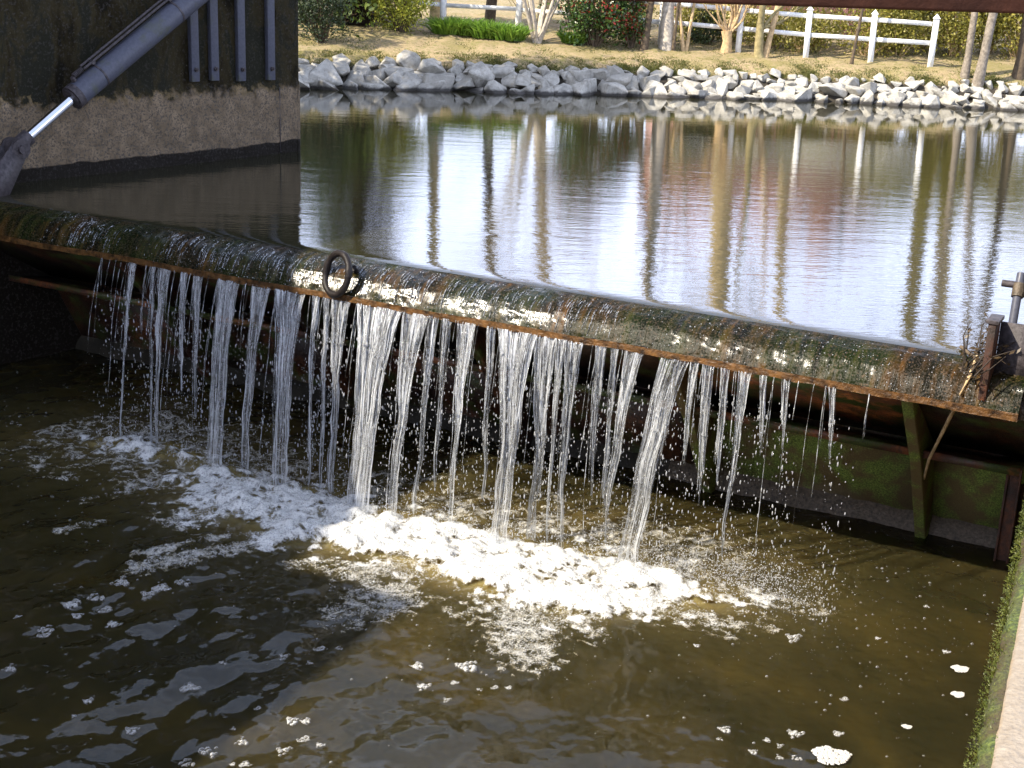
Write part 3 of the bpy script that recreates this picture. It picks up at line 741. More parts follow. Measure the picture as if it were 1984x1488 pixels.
# ------------------------------------------------------------------ the gate
NOSE = np.array([(-.02, -.013), (.0, -.0165), (.03, -.0225), (.10, -.038), (.18, -.060), (.24, -.088), (.288, -.125), (.325, -.170), (.355, -.215), (.381, -.258), (.402, -.297)])
LIP_N, LIP_Z = .418, -.352
G_END = 11.35
def leaf_pt(s, t, out=0.0):
    if t <= LT: a, b = np.array([.08, -.36]), np.array([-1.30, -1.22]); k = t / LT
    else: a, b = np.array([-1.30, -1.22]), np.array([-1.86, -2.45]); k = (t - LT) / (1 - LT)
    nrm = np.array([-(b - a)[1], (b - a)[0]]); nrm = nrm / np.linalg.norm(nrm); nrm = nrm if nrm[0] > 0 else -nrm
    q = a + (b - a) * k + nrm * out; return P(s, q[0], q[1])
LT = .5
def leaf_box(s0, s1, t0, t1, o0, o1, mb):
    V = [leaf_pt(s0, t0, o0), leaf_pt(s1, t0, o0), leaf_pt(s1, t1, o0), leaf_pt(s0, t1, o0), leaf_pt(s0, t0, o1), leaf_pt(s1, t0, o1), leaf_pt(s1, t1, o1), leaf_pt(s0, t1, o1)]
    mb.add(np.array(V) - A0, [[0, 3, 2, 1], [4, 5, 6, 7], [0, 1, 5, 4], [1, 2, 6, 5], [2, 3, 7, 6], [3, 0, 4, 7]]); return mb
def build_gate():
    t = thing('weir_gate', 'long rusty steel flap gate with mossy ribs holding back the pool', 'weir gate', loc=A0)
    ss = np.arange(-.9, G_END, .03); nn = np.linspace(0, 1, 40)
    arc = np.concatenate([[0], np.cumsum(np.hypot(*np.diff(NOSE, axis=0).T))]); arc /= arc[-1]
    pn, pz = np.interp(nn, arc, NOSE[:, 0]), np.interp(nn, arc, NOSE[:, 1])
    rough = spectral((len(ss), len(nn)), .03, .04, .5, 61, 1.0, (.7, 2.2)) * .0030 + spectral((len(ss), len(nn)), .03, .03, .12, 62, .6) * .0011
    rough = rough + .0045 * spectral((len(ss), len(nn)), .03, .07, .5, 64, 1.2, (1.0, 1.6)) * np.interp(np.linspace(0, 1, 40), [0, .3, .6, 1], [.2, .8, .35, .8])[None]
    wav = np.interp(ss, np.arange(-1, 13, .5), rng.standard_normal(28) * .006)
    V = A0 * 0 + ss[:, None, None] * DS + pn[None, :, None] * DN + np.stack([np.zeros((len(ss), 40)), np.zeros((len(ss), 40)), pz[None] + rough * np.clip(np.arange(40) / 6, 0, 1)[None] + wav[:, None] * np.clip(np.arange(40) / 8, 0, 1)[None]], -1)
    o = MB().grid(V).build('crest_plate', M_NOSE, t, smooth=True)
    fl = spectral((len(ss), 40), .03, .03, .35, 63, .8, (.8, 4.0)) * .5 + np.interp(ss, np.arange(-1, 13, .22), rng.standard_normal(64) * .75)[:, None]
    fl = fl + np.interp(ss, [-1, 1.5, 4, 6.8, 7.6, 9, 12], [-.4, .1, .80, .70, -.5, -1.2, -1.4])[:, None] + np.interp(np.linspace(0, 1, 40), [0, .3, .45, .82, .92, 1], [-.6, -.2, .45, .40, -.5, -1.0])[None]
    point_attr(o, 'film', np.clip(fl * 2.2 + .1, 0, 1))
    # lip: an upright rusty strip with a ragged lower edge
    lz = np.linspace(0, 1, 7); lo = np.interp(ss, np.arange(-1, 12, .12), rng.standard_normal(len(np.arange(-1, 12, .12))) * .0045)
    V = np.zeros((len(ss), 7, 3))
    for k, q in enumerate(lz):
        n_ = .406 + .010 * q; z_ = -.292 + q * (LIP_Z + .292)
        V[:, k] = ss[:, None] * DS + (n_ + .002 * rng.standard_normal(len(ss)))[:, None] * DN + np.array([0, 0, 1.0]) * (z_ + wav + lo * q)[:, None]
    MB().grid(V).build('lip_strip', M_LIP, t, smooth=False)
    b = MB(); 
    V = np.array([[s * DS + n * DN + np.array([0, 0, z]) for n, z in ((.414, -.342), (.26, -.348), (.06, -.352))] for s in (-.9, G_END)]); b.grid(V)
    b.build('soffit', M_RUST_SHADE, t)
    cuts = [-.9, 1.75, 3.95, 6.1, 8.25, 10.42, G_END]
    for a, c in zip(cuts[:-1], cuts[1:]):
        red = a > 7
        leaf_box(a + .002, c - .002, 0, .5, -.03, 0, MB()).build('skin_plate', M_RUSTRED_LIT if (red and a < 10) else M_RUST_SHADE, t)
        leaf_box(a + .002, c - .002,   .502, 1.0, -.03, 0, MB()).build('skin_plate', M_GATEMOSS_LIT if a > 7 else M_RUST_SHADE, t)
    def solid(s0, s1, poly):
        # a plate cut to an outline in (n, z), from s0 to s1 along the gate
        b = MB(); k = len(poly); V = [s * DS + n * DN + np.array([0, 0, z]) for s in (s0, s1) for n, z in poly]
        b.add(V, [[i, (i + 1) % k, k + (i + 1) % k, k + i] for i in range(k)]); 
        b.f.append(np.array([list(range(k))[::-1]])); b.f.append(np.array([[k + i for i in range(k)]])); return b
    for a, c in zip(cuts[:-1], cuts[1:]):
        solid(a + .052, c - .052, [(-1.29, -1.215), (-1.29, -1.235), (-.74, -1.155), (-.74, -1.135)]).build('girder', M_RUST_SHADE, t)
        solid(a + .052, c - .052, [(-.738, -1.12), (-.738, -1.19), (-.722, -1.19), (-.722, -1.12)]).build('girder_flange', M_FLANGE, t)
    for s in cuts[1:-1]:
        solid(s - .05, s + .05, [(.14, -.365), (.02, -.365), (-1.28, -1.23), (-1.84, -2.44), (-1.60, -2.44), (-.715, -1.25)]).build('rib', M_GATEMOSS_LIT if s > 8 else M_RUST_SHADE, t, bevel=.008)
    return t
build_gate()
def build_sill():
    b = MB(); prof = [(-2.6, -1.75), (-1.78, -1.98), (-1.62, -2.16), (-1.50, -2.5)]
    ss = np.linspace(-1.2, 12.2, 200)
    j = spectral((200, 4), .07, .1, .6, 71) * .012
    V = np.array([[s * DS + n * DN + np.array([0, 0, z + j[i, k]]) for k, (n, z) in enumerate(prof)] for i, s in enumerate(ss)])
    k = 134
    o = MB().grid(V[:k]).build('concrete_sill', M_PIER_SHADE, smooth=False); o.location = A0
    tag(o, 'sill coloured black for the shade behind the falling streams at the foot of the gate', 'sill')
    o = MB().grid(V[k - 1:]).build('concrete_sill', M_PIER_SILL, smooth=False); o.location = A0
    tag(o, 'pebbly wet concrete sill, coloured paler for sunlight, at the right foot of the gate', 'sill')
M_PIER_SHADE = plain('shade_black_concrete', (.022, .019, .013), .6, .5, 6, .6)  # near-black: the shade behind the streams is put into this colour
M_PIER_SILL = plain('wet_pebbly_concrete', (.085, .066, .045), .4, .5, 30, .9, 45)  # wet pebbles, base tone raised for the sunlit end of the sill
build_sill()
def build_ring():
    u, v = 653, 531
    c = P(*sn_z(u, v, -.10), -.10); c = c + np.array([0, 0, 0])
    o = thing('mooring_ring', 'dark iron mooring ring standing on the wet weir crest', 'mooring ring', loc=c)
    az = math.atan2(DN[1], DN[0]) - R(20)
    nrm = Vector((math.cos(az) * math.cos(R(14)), math.sin(az) * math.cos(R(14)), math.sin(R(14))))
    q = nrm.to_track_quat('Z', 'Y')
    th = np.linspace(0, 2 * PI, 41)
    pts = np.array([q @ Vector((.185 * math.cos(a), .205 * math.sin(a), 0)) for a in th])
    MB().tube(pts,   .034 + .003 * np.sin(th * 7), 12, cap=False).build('ring', M_RING, o, smooth=True)
    b = MB(); hh = np.array([.155, .02, .06]); b.tube([hh, hh + np.array([.05, .10, -.1])], .035, 8); b.build('staple', M_RING, o)
build_ring()

# ------------------------------------------------------------------ right-hand end: guide post, ledge, spindle, debris
def build_right_end():
    M = np.column_stack([DS, DN, [0, 0, 1], np.zeros(3)])
    s0, n0 = sn_z(1940, 1086, ZL)
    t = thing('guide_post', 'rusty steel channel post rising from the pool at the right end of the gate', 'post', loc=P(s0, n0, ZL))
    MB().box((-.055, -.03, -.6), (.055, .0, 1.95), M).build('web', M_POST, t, bevel=.004)
    for q in (-1, 1):
        MB().box((q * .055 - .010, .001, -.6), (q * .055 + .010, .05, 1.95), M).build('flange', M_POST, t, bevel=.003)
    # ledge
    s1, n1 = sn_z(1915, 772, -.28)
    t = thing('concrete_ledge', 'wet pebbly ledge beside the right end of the gate', 'ledge', loc=P(s1, n1, -.28))
    b = MB(); b.box((0, -.42, -.10), (1.2, .12, 0), M); b.build('ledge_slab', M_PIER_SILL, t, bevel=.012)
    b = MB(); b.box((.05, -1.9, -2.6), (1.2, -1.6, -.102), M); b.build('ledge_wall', M_RUST_SHADE, t)
    # upright plate
    s2, n2 = sn_z(1905, 775, -.27)
    t = thing('guide_plate', 'upright rusty steel plate standing at the right end of the crest', 'steel plate', loc=P(s2, n2, -.27))
    MB().box((-.03, -.12, 0), (.03, .10, .66), M).build('plate', M_POST, t, bevel=.005)
    MB().box((.032, -.14, .05), (.36, -.11, .62), M).build('back_plate', M_DKSTEEL, t)
    MB().box((-.05, -.14, .64), (.05, .11, .67), M).build('top_cap', M_DKSTEEL, t, bevel=.004)
    # rough concrete block behind the plate
    s3, n3 = sn_z(1985, 745, -.22)
    t = MB(); t.box((0, -.4, -.06), (1.0, .05, .45), M); o = t.build('concrete_block', M_COPE_DK, bevel=.02); o.location = P(s3 - .10, n3, -.22)
    tag(o, 'rough brown concrete block behind the rusty guide plate', 'concrete block')
    # spindle
    s4, n4 = sn_z(1958, 645, .1)
    t = thing('gate_spindle', 'grey steel spindle with a collar and bolt, at the right end of the crest', 'spindle', loc=P(s4, n4, .1))
    e = P(*sn_z(1979, 530, .55), .55) - P(s4, n4, .1)
    MB().tube([np.array([0, 0, -.25]), e * .5, e * 1.0], .036, 12).build('shaft', M_STEEL, t)
    MB().tube([e * .60, e * .82], .050, 12).build('collar', M_PIER_SILL, t)
    MB().tube([e * .8 - DS * .14, e * .8 - DS * .02], .030, 10).build('bolt', M_DKSTEEL, t)
    MB().box((.04, -.1, -.02), (.30, -.06, .22), np.column_stack([DS, DN, [0, 0, 1], e * .62])).build('bracket', M_DKSTEEL, t)
    # stick
    pts = [P(*sn_z(1893, 690, .02), .02), P(*sn_z(1878, 730, -.1), -.1), P(*sn_z(1866, 760, -.22), -.22) + DN * .05]
    q = P(*sn_z(1830, 830, -.75), -.75); w = P(*sn_z(1800, 890, -1.15), -1.15); e2 = P(*sn_z(1772, 992, -2.1), -2.1)
    B = MB(); B.tube(np.array(pts + [q, w, e2]) - pts[0], [.012, .016, .017, .016, .014, .011], 7)
    o = B.build('driftwood_stick', M_BARK_TAN, smooth=True); o.location = pts[0]
    tag(o, 'long thin bent stick caught on the gate, hanging to the lower water', 'stick')
    o = MB().tube([np.zeros(3), P(*sn_z(1894, 698, .01), .01) - P(*sn_z(1862, 672, .02), .02)], .016, 6).build('driftwood_stick', M_BARK_DK); o.location = P(*sn_z(1862, 672, .02), .02)
    tag(o, 'short dark stick lying on the crest beside the debris', 'stick')
    # leafy debris
    t = thing('driftwood_debris', 'tangle of twigs and dead leaves caught against the rusty guide plate', 'debris', loc=P(*sn_z(1890, 690, .02), .02))
    B = MB(); L = MB()
    base = P(*sn_z(1890, 690, .02), .02)
    for k in range(26):
        a = P(*sn_z(1862 + random.random() * 40, 680 + random.random() * 50, -.02), -.02) - base
        e3 = a + DS * random.uniform(-.05, .3) + np.array([0, 0, random.uniform(.06, .30)]) - DN * random.uniform(0, .25)
        mid = (a + e3) / 2 + np.random.default_rng(k).standard_normal(3) * .05
        B.tube([a, mid, e3], [.007, .005, .003], 5)
        for q in range(5):
            c = a + (e3 - a) * random.random() + np.random.default_rng(k * 9 + q).standard_normal(3) * .04
            u, v = np.random.default_rng(k * 7 + q).standard_normal((2, 3)); u /= np.linalg.norm(u); v /= np.linalg.norm(v)
            L.add([c, c + u * .03 + v * .012, c + u * .06, c + u * .03 - v * .012], [[0, 1, 2, 3]])
    B.build('twigs', M_DKTWIG, t)['kind'] = 'stuff'
    L.build('dead_leaves', M_BROWNIVY, t)['kind'] = 'stuff'
M_COPE_DK = plain('brown_rough_concrete', (.17, .11, .06), .7, .6, 20, .9, 40)
build_right_end()

# ------------------------------------------------------------------ right channel wall with mossy coping
WZ = 1.3
wa, wb = at_z(1984, 1020, WZ), at_z(1885, 1488, WZ)
WD = (wb - wa) / np.linalg.norm(wb - wa); WN = np.array([-WD[1], WD[0], 0.0]); WN = WN if WN @ DS > 0 else -WN   # towards the land
def build_wall():
    t = thing('channel_wall', 'sunlit concrete channel wall with a mossy rounded edge, bottom right', 'wall', loc=wa)
    L0, L1 = -6.2, 9.0
    prof = [(.055, -4.2), (.055, -.06), (.030, -.035), (.032, -.02), (.045, -.006), (.075, 0.0), (.10, .001), (.115, .001), (.14, .002), (.30, .004), (.62, .002), (.9, -.01)]
    tr = [0, 0, 0, .3, 1, 1, 1, .85, .2, 0, 0, 0]
    ll = np.arange(L0, L1, .03); j = spectral((len(ll), len(prof)), .03, .05, .5, 81) * .002
    V = np.array([[WD * l + WN * (o + j[i, k]) + np.array([0, 0, z + j[i, k] * .5]) for k, (o, z) in enumerate(prof)] for i, l in enumerate(ll)])
    o = MB().grid(V).build('wall_body', M_COPE, t, smooth=True)
    point_attr(o, 'trowelled', np.tile(tr, len(ll)))
    # moss cushion along the edge, tiny blades and tufts
    N = 80000
    l = rng.uniform(-1.2, 4.2, N); a = rng.random(N) ** 1.3
    oo = .052 - .075 * np.sin(a * PI * .5) * rng.random(N); zz = -.11 + .105 * a * rng.random(N) ** .4
    c = WD[None] * l[:, None] + WN[None] * oo[:, None] + np.stack([0 * l, 0 * l, zz], -1)
    d = rng.standard_normal((N, 3)) * .55 - WN * .55 + np.array([0, 0, .55]); d /= np.linalg.norm(d, axis=1)[:, None]
    w = rng.standard_normal((N, 3)); w = np.cross(d, w); w /= np.linalg.norm(w, axis=1)[:, None]
    h = (.0025 + .0065 * rng.random(N))[:, None]; ww = (.0010 + .0012 * rng.random(N))[:, None]
    Vv = np.stack([c - w * ww, c + w * ww, c + d * h], 1).reshape(-1, 3)
    b = MB(); b.add(Vv, np.arange(3 * N).reshape(-1, 3)); b.build('moss', M_EDGEMOSS, t)['kind'] = 'stuff'
    # solid cushion below the blades
    mp = [(.054, -.13), (.030, -.11), (.008, -.07), (.004, -.045), (.018, -.022), (.036, -.014), (.050, -.016)]
    jm = spectral((len(ll), len(mp)), .03, .03, .3, 82) * .004
    V = np.array([[WD * q + WN * (o - .002 + jm[i, k]) + np.array([0, 0, z]) for k, (o, z) in enumerate(mp)] for i, q in enumerate(ll)])
    MB().grid(V).build('moss_cushion', M_MOSSLIT, t, smooth=True)
M_MOSSLIT = m_moss('edge_moss_cushion')
build_wall()
# left channel wall downstream of the gate (its upper part is the mill's foot) and the unseen mill, sized so its shade falls on the weir
def build_mill():
    t = thing('mill_building', 'unseen tall dark brick mill on the left bank, sized to shade the left half of the weir', 'building', loc=P(-.9, 0, 0))
    M = np.column_stack([DS, DN, [0, 0, 1], np.zeros(3)])
    MB().box((-7, .5, 1.2), (-.06, 12.4, 8.0), M).build('wall', M_BRICK_DK, t)
    MB().box((-7.5, 12.402, 1.2), (-.04, 28, 9.8), M).build('shade_wing_wall', M_BRICK_DK, t); MB().box((-7.7, 12.2, 9.802), (.06, 28.2, 10.05), M).build('parapet', M_TILE, t)  # unseen wing, made taller to spread shade over the lower-left pool
    b = MB(); V = [(-7.2, .3, 8.002), (.02, .3, 8.002), (-3.5, .3, 10.4), (-7.2, 12.39, 8.002), (.02, 12.39, 8.002), (-3.5, 12.39, 10.4)]
    V = np.array(V) @ M[:, :3].T
    b.add(V, [[0, 3, 5, 2], [1, 2, 5, 4], [0, 1, 4, 3]]); b.add(V, [[0, 2, 1], [3, 4, 5]]); b.build('roof', M_TILE, t)
    for k in range(3):
        for z in (2.2, 5.0):
            w = MB().box((-.058, 1.7 + 3.4 * k, z), (-.02, 2.9 + 3.4 * k, z + 1.4), M).build('window', M_WHITE, t)
            MB().box((-.019, 1.8 + 3.4 * k, z + .1), (-.012, 2.8 + 3.4 * k, z + 1.3), M).build('pane', M_GLASS, w)
    t = thing('channel_wall', 'dark wet channel wall on the left of the lower pool', 'wall', loc=P(-.86, 0, 0))
    MB().box((-1.4, -2.4, -4.0), (0, 60, 1.2), M).build('wall_body', M_PIER_SHADE, t)
build_mill()
# overhead beam of the footbridge
def build_beam():
    a, b_ = at_y(1150, 0, 4.0), at_y(1984, 27, 4.0); d = (b_ - a) / np.linalg.norm(b_ - a); back = np.array([-d[1], d[0], 0.0]); back /= np.linalg.norm(back); up = np.cross(d, back); up = up if up[2] > 0 else -up
    t = thing('footbridge_beam', 'dark reddish-brown timber beam crossing the top right corner', 'beam', loc=a)
    M = np.column_stack([d, back, up, np.zeros(3)])
    MB().box((-6, 0, 0), (4, .16, .24), M).build('beam', M_BEAM, t, bevel=.008)
    MB().box((-6, -.02, .242), (4, .9, .29), M).build('deck_edge', M_BEAM, t)
build_beam()

# ------------------------------------------------------------------ riprap
def rock_mesh(k):
    g = np.random.default_rng(500 + k); bm = bmesh.new()
    for q in range(11 + k % 5):
        p = g.standard_normal(3); p /= np.linalg.norm(p); p *= .85 + .25 * g.random(); bm.verts.new(p * np.array([.5, .42, .38]))
    r_ = bmesh.ops.convex_hull(bm, input=bm.verts)
    bmesh.ops.delete(bm, geom=[v for v in bm.verts if not v.link_faces], context='VERTS')
    bmesh.ops.dissolve_limit(bm, angle_limit=R(14), verts=bm.verts, edges=bm.edges)
    bmesh.ops.bevel(bm, geom=list(bm.edges), offset=.022, segments=1, affect='EDGES', clamp_overlap=True)
    me = bpy.data.meshes.new('rock'); bm.to_mesh(me); bm.free(); me.materials.append(M_ROCK); return me
def build_riprap():
    t = thing('riprap_bank', 'row of pale angular boulders piled along the far waterline', 'rock embankment', loc=(0, 30, 0))
    meshes = [rock_mesh(k) for k in range(18)]
    rows = ((-.02, .50, .36), (.20, .46, .38), (.41, .42, .36), (.60, .36, .38), (.77, .28, .46))
    n = 0
    for r_, (v, size, gap) in enumerate(rows):
        x = -6.8 + random.random() * .3
        while x < 13.2:
            big = 1.65 if x < -.5 else (1.2 if x < 3 else .95)
            sc = size * big * random.uniform(.7, 1.45)
            vv = v + random.uniform(-.10, .10); y = y0(x) + vv
            o = link('rock', random.choice(meshes), t)
            o.location = (x, y - 30, max(zb(x, y), -.04) + sc * random.uniform(-.02, .14))
            o.rotation_euler = (random.uniform(-.5, .5), random.uniform(-.5, .5), random.random() * 6.28)
            o.scale = (sc * random.uniform(.8, 1.5), sc, sc * random.uniform(.85, 1.15)); n += 1
            x += sc * gap * random.uniform(1.5, 2.25)
    print('rocks', n)
build_riprap()

# ------------------------------------------------------------------ grass on the bank edge
def blades(N, pos, h, w, lean=.5):
    d = rng.standard_normal((N, 3)) * lean + np.array([0, -.15, 1.0]); d /= np.linalg.norm(d, axis=1)[:, None]
    s = np.cross(d, rng.standard_normal((N, 3))); s /= np.linalg.norm(s, axis=1)[:, None]
    droop = pos + d * (h * .6)[:, None]; tip = droop + (d * .6 + np.array([0, -.3, -.25]))* (h * .45)[:, None]
    V = np.stack([pos - s * w[:, None], pos + s * w[:, None], droop + s * w[:, None] * .7, droop - s * w[:, None] * .7, tip], 1).reshape(-1, 3)
    i = np.arange(N)[:, None] * 5
    return V, i + np.array([0, 1, 2, 3]), i + np.array([3, 2, 4])
def build_grass():
    N = 90000
    x = rng.uniform(-7, 13, N); v = np.where(rng.random(N) < .7, .76 + np.abs(rng.standard_normal(N)) * .36, 1.0 + rng.random(N) * 3.2); y = y0(x) + v
    cl = np.sin(x * 3.1 + np.sin(x * 1.3) * 2) * .5 + np.sin(x * 7.3 + v * 5) * .5 + rng.standard_normal(N) * .6
    keep = cl > -.1; x, y, v = x[keep], y[keep], v[keep]; N = len(x)
    pos = np.stack([x, y, zb(x, y) - .01], -1); near_edge = np.clip(1.6 - v, 0, 1)
    h = (.02 + .12 * near_edge * rng.random(N) ** 1.5 + .025 * rng.random(N)); w = np.full(N, .006) + .004 * rng.random(N)
    V, q, tr = blades(N, pos, h, w, .7); b = MB(); b.add(V, q); b.f.append(tr)
    o = b.build('grass', M_GRASS, kind='stuff'); tag(o, 'rough tufted grass along the top of the boulder bank', 'grass')
build_grass()

# ------------------------------------------------------------------ white post-and-rail fence
def build_fence():
    px = ((560, 26), (715, 40), (858, 52), (1003, 62), (1138, 76), (1280, 88), (1430, 98), (1561, 110), (1686, 121), (1802, 127))
    base = [ground_hit(*q) for q in px]
    # straight run fitted through the feet
    A = np.array([[b[0], 1] for b in base]); k, c = np.linalg.lstsq(A, np.array([b[1] for b in base]), rcond=None)[0]
    pts = []
    for (u, v) in px:
        d = ray(u, v); tt = (k * CAM[0] + c - CAM[1]) / (d[1] - k * d[0]); p = CAM + d * tt; pts.append(np.array([p[0], p[1], zb(p[0], p[1])]))
    t = thing('post_and_rail_fence', 'white painted post-and-rail fence behind the lawn of the far bank', 'fence', loc=pts[5])
    ex = np.array([1, k, 0]) / math.hypot(1, k); ey = np.array([-ex[1], ex[0], 0])
    M = np.column_stack([ex, ey, [0, 0, 1], np.zeros(3)])
    for i, p in enumerate(pts):
        b = MB(); q = p - pts[5]; lean = random.uniform(-.02, .03); Mi = np.column_stack([ex, ey, [lean, 0, 1], q])
        b.box((-.065, -.065, -.3), (.065, .065, 1.08), Mi)
        V = np.array([(-.085, -.085, 1.081), (.085, -.085, 1.081), (.085, .085, 1.081), (-.085, .085, 1.081), (0, 0, 1.19)]) @ Mi[:, :3].T + Mi[:, 3]
        b.add(V, [[0, 1, 2, 3]]); b.add(V, [[0, 1, 4], [1, 2, 4], [2, 3, 4], [3, 0, 4]])
        b.build('post', M_WHITE, t)
    for a, b_ in zip(pts[:-1], pts[1:]):
        for h in (.52, .95):
            u = a - pts[5] + np.array([0, 0, h + random.uniform(-.015, .015)]); v = b_ - pts[5] + np.array([0, 0, h + random.uniform(-.015, .015)])
            dd = v - u; L = np.linalg.norm(dd); dd /= L
            MB().box((.067, -.028, -.05), (L - .067, .028, .05), np.column_stack([dd, ey, np.cross(dd, ey), u])).build('rail', M_WHITE, t)
    return k, c
FK, FC = build_fence()
def fence_y(x): return FK * x + FC

# ------------------------------------------------------------------ trees and shrubs
def grow(mb, p, d, L, r, depth, g, spread=.55, up=.12, kids=(2, 3), sides=6, r_min=.004, tw=None):
    n = 5; pts = [p]; dd = d / np.linalg.norm(d)
    for i in range(n):
        dd = dd + g.standard_normal(3) * .10 + np.array([0, 0, up * .3]); dd /= np.linalg.norm(dd); pts.append(pts[-1] + dd * L / n)
    rr = np.linspace(r, r * .62, n + 1)
    (mb if (tw is None or r > .03) else tw).tube(pts, rr, sides if r > .02 else 4, cap=False)
    if depth <= 0 or r < r_min: return
    k = g.integers(kids[0], kids[1] + 1)
    for i in range(k):
        q = g.uniform(.45, 1.0) if i else 1.0
        idx = min(int(q * n), n); nd = dd + g.standard_normal(3) * spread + np.array([0, 0, up]); 
        grow(mb, pts[idx], nd, L * g.uniform(.6, .85), r * .62 * (1 - .25 * (q < .9)), depth - 1, g, spread, up, kids, sides, r_min, tw)
def bare_tree(px, py, label, height, r, mat, seed, stems=1, splay=.05, depth=4, lean=(0, 0), cat='tree', clear=.45, name='bare_tree', spread=.45, twig=None):
    p = ground_hit(px, py); g = np.random.default_rng(seed)
    t = thing(name, label, cat, loc=(p[0], p[1], p[2] - .05))
    T, C = MB(), MB()
    for k in range(stems):
        a = 2 * PI * k / stems + g.random(); d = np.array([math.cos(a) * splay + lean[0], math.sin(a) * splay + lean[1], 1.0])
        d /= np.linalg.norm(d); n = 7; pts = [np.array([math.cos(a), math.sin(a), 0]) * (r * .9 if stems > 1 else 0)]
        for i in range(n):
            d = d + g.standard_normal(3) * .035 + np.array([0, 0, .03]); d /= np.linalg.norm(d); pts.append(pts[-1] + d * height * clear / n)
        rr = np.linspace(r, r * .72, n + 1); rr[0] *= 1.35
        T.tube(pts, rr, 9, cap=False)
        for q in range(3):
            grow(T, pts[-1 if q == 0 else -1 - q], d + g.standard_normal(3) * (.12 if q == 0 else spread), height * (.34 if q == 0 else .2), r * (.7 if q == 0 else .35), depth if q == 0 else depth - 1, g, spread, .15, (2, 3), tw=C)
    T.build('trunk', mat, t, smooth=True)
    if C.n: C.build('crown', twig or mat, t)
    return t
LEAFV = np.array([(0, 0, 0), (.28, .5, .06), (0, 1, 0), (-.28, .5, .06)])
def leaf_cloud(mb, centres, per, spread, size, g, up=.2, aspect=1.0):
    c = np.repeat(centres, per, 0); N = len(c)
    p = c + g.standard_normal((N, 3)) * spread
    d = g.standard_normal((N, 3)) + np.array([0, 0, up]) + (p - c) / (spread + 1e-6) * .6; d /= np.linalg.norm(d, axis=1)[:, None]
    w = np.cross(d, g.standard_normal((N, 3))); w /= np.linalg.norm(w, axis=1)[:, None]; nn = np.cross(d, w)
    s = (size * g.uniform(.6, 1.35, N))[:, None]
    V = np.stack([p, p + d * s * .5 + w * s * .28 * aspect + nn * s * .06, p + d * s, p + d * s * .5 - w * s * .28 * aspect + nn * s * .06], 1).reshape(-1, 3)
    mb.add(V, np.arange(4 * N).reshape(-1, 4))
def ellipsoid_pts(n, rx, ry, rz, g, shell=.55, cz=None):
    u = g.standard_normal((n, 3)); u /= np.linalg.norm(u, axis=1)[:, None]
    rad = (shell + (1 - shell) * g.random(n))[:, None] * (1 + .14 * np.sin(u[:, :1] * 5 + u[:, 2:] * 4))
    q = u * rad * np.array([rx, ry, rz]); q[:, 2] += rz if cz is None else cz; return q
def shrub(p, label, rx, ry, rz, mat, seed, n=70, per=60, size=.06, spread=.09, cat='shrub', name='shrub', group=None, cz=None, stem=M_BARK_DK, extra=None, shell=.5):
    g = np.random.default_rng(seed); t = thing(name, label, cat, group, loc=p)
    c = ellipsoid_pts(n, rx, ry, rz, g, shell, cz); c = c[c[:, 2] > .05]
    T = MB()
    for q in c[::4]: T.tube([np.array([q[0] * .12, q[1] * .12, -.05]), q * np.array([.55, .55, .6]), q], [.025, .014, .005], 5, cap=False)
    T.build('stems', stem, t)
    L = MB(); leaf_cloud(L, c, per, spread, size, g); o = L.build('foliage', mat, t)
    if extra:
        m2, frac, upz = extra; e = c[(c[:, 2] > upz * rz)]; e = e[g.random(len(e)) < frac]
        L = MB(); leaf_cloud(L, e, 26, spread * .8, size * 1.1, g, .6); L.build('young_leaves', m2, t)
    return t
def strap_clump(p, label, r, h, mat, seed, N=420):
    g = np.random.default_rng(seed); t = thing('leafy_clump', label, 'plant', loc=p)
    a = g.random(N) * 2 * PI; rad = np.sqrt(g.random(N)) * r; base = np.stack([rad * np.cos(a), rad * np.sin(a) * .7, 0 * a], -1)
    d = np.stack([np.cos(a) * .45, np.sin(a) * .45, np.ones(N)], -1) + g.standard_normal((N, 3)) * .2; d /= np.linalg.norm(d, axis=1)[:, None]
    hh = h * g.uniform(.6, 1.1, N)[:, None]; s = np.cross(d, g.standard_normal((N, 3))); s /= np.linalg.norm(s, axis=1)[:, None]; w = .013
    m1 = base + d * hh * .65; tip = base + d * hh + (d * np.array([1.6, 1.6, 0]) - np.array([0, 0, .35])) * hh * .3
    V = np.stack([base - s * w, base + s * w, m1 + s * w, m1 - s * w, tip], 1).reshape(-1, 3); i = np.arange(N)[:, None] * 5
    b = MB(); b.add(V, i + np.array([0, 1, 2, 3])); b.f.append(i + np.array([3, 2, 4])); b.build('leaves', mat, t)
    return t
def gp(x, y, dz=-.03): return np.array([x, y, float(zb(x, y)) + dz])

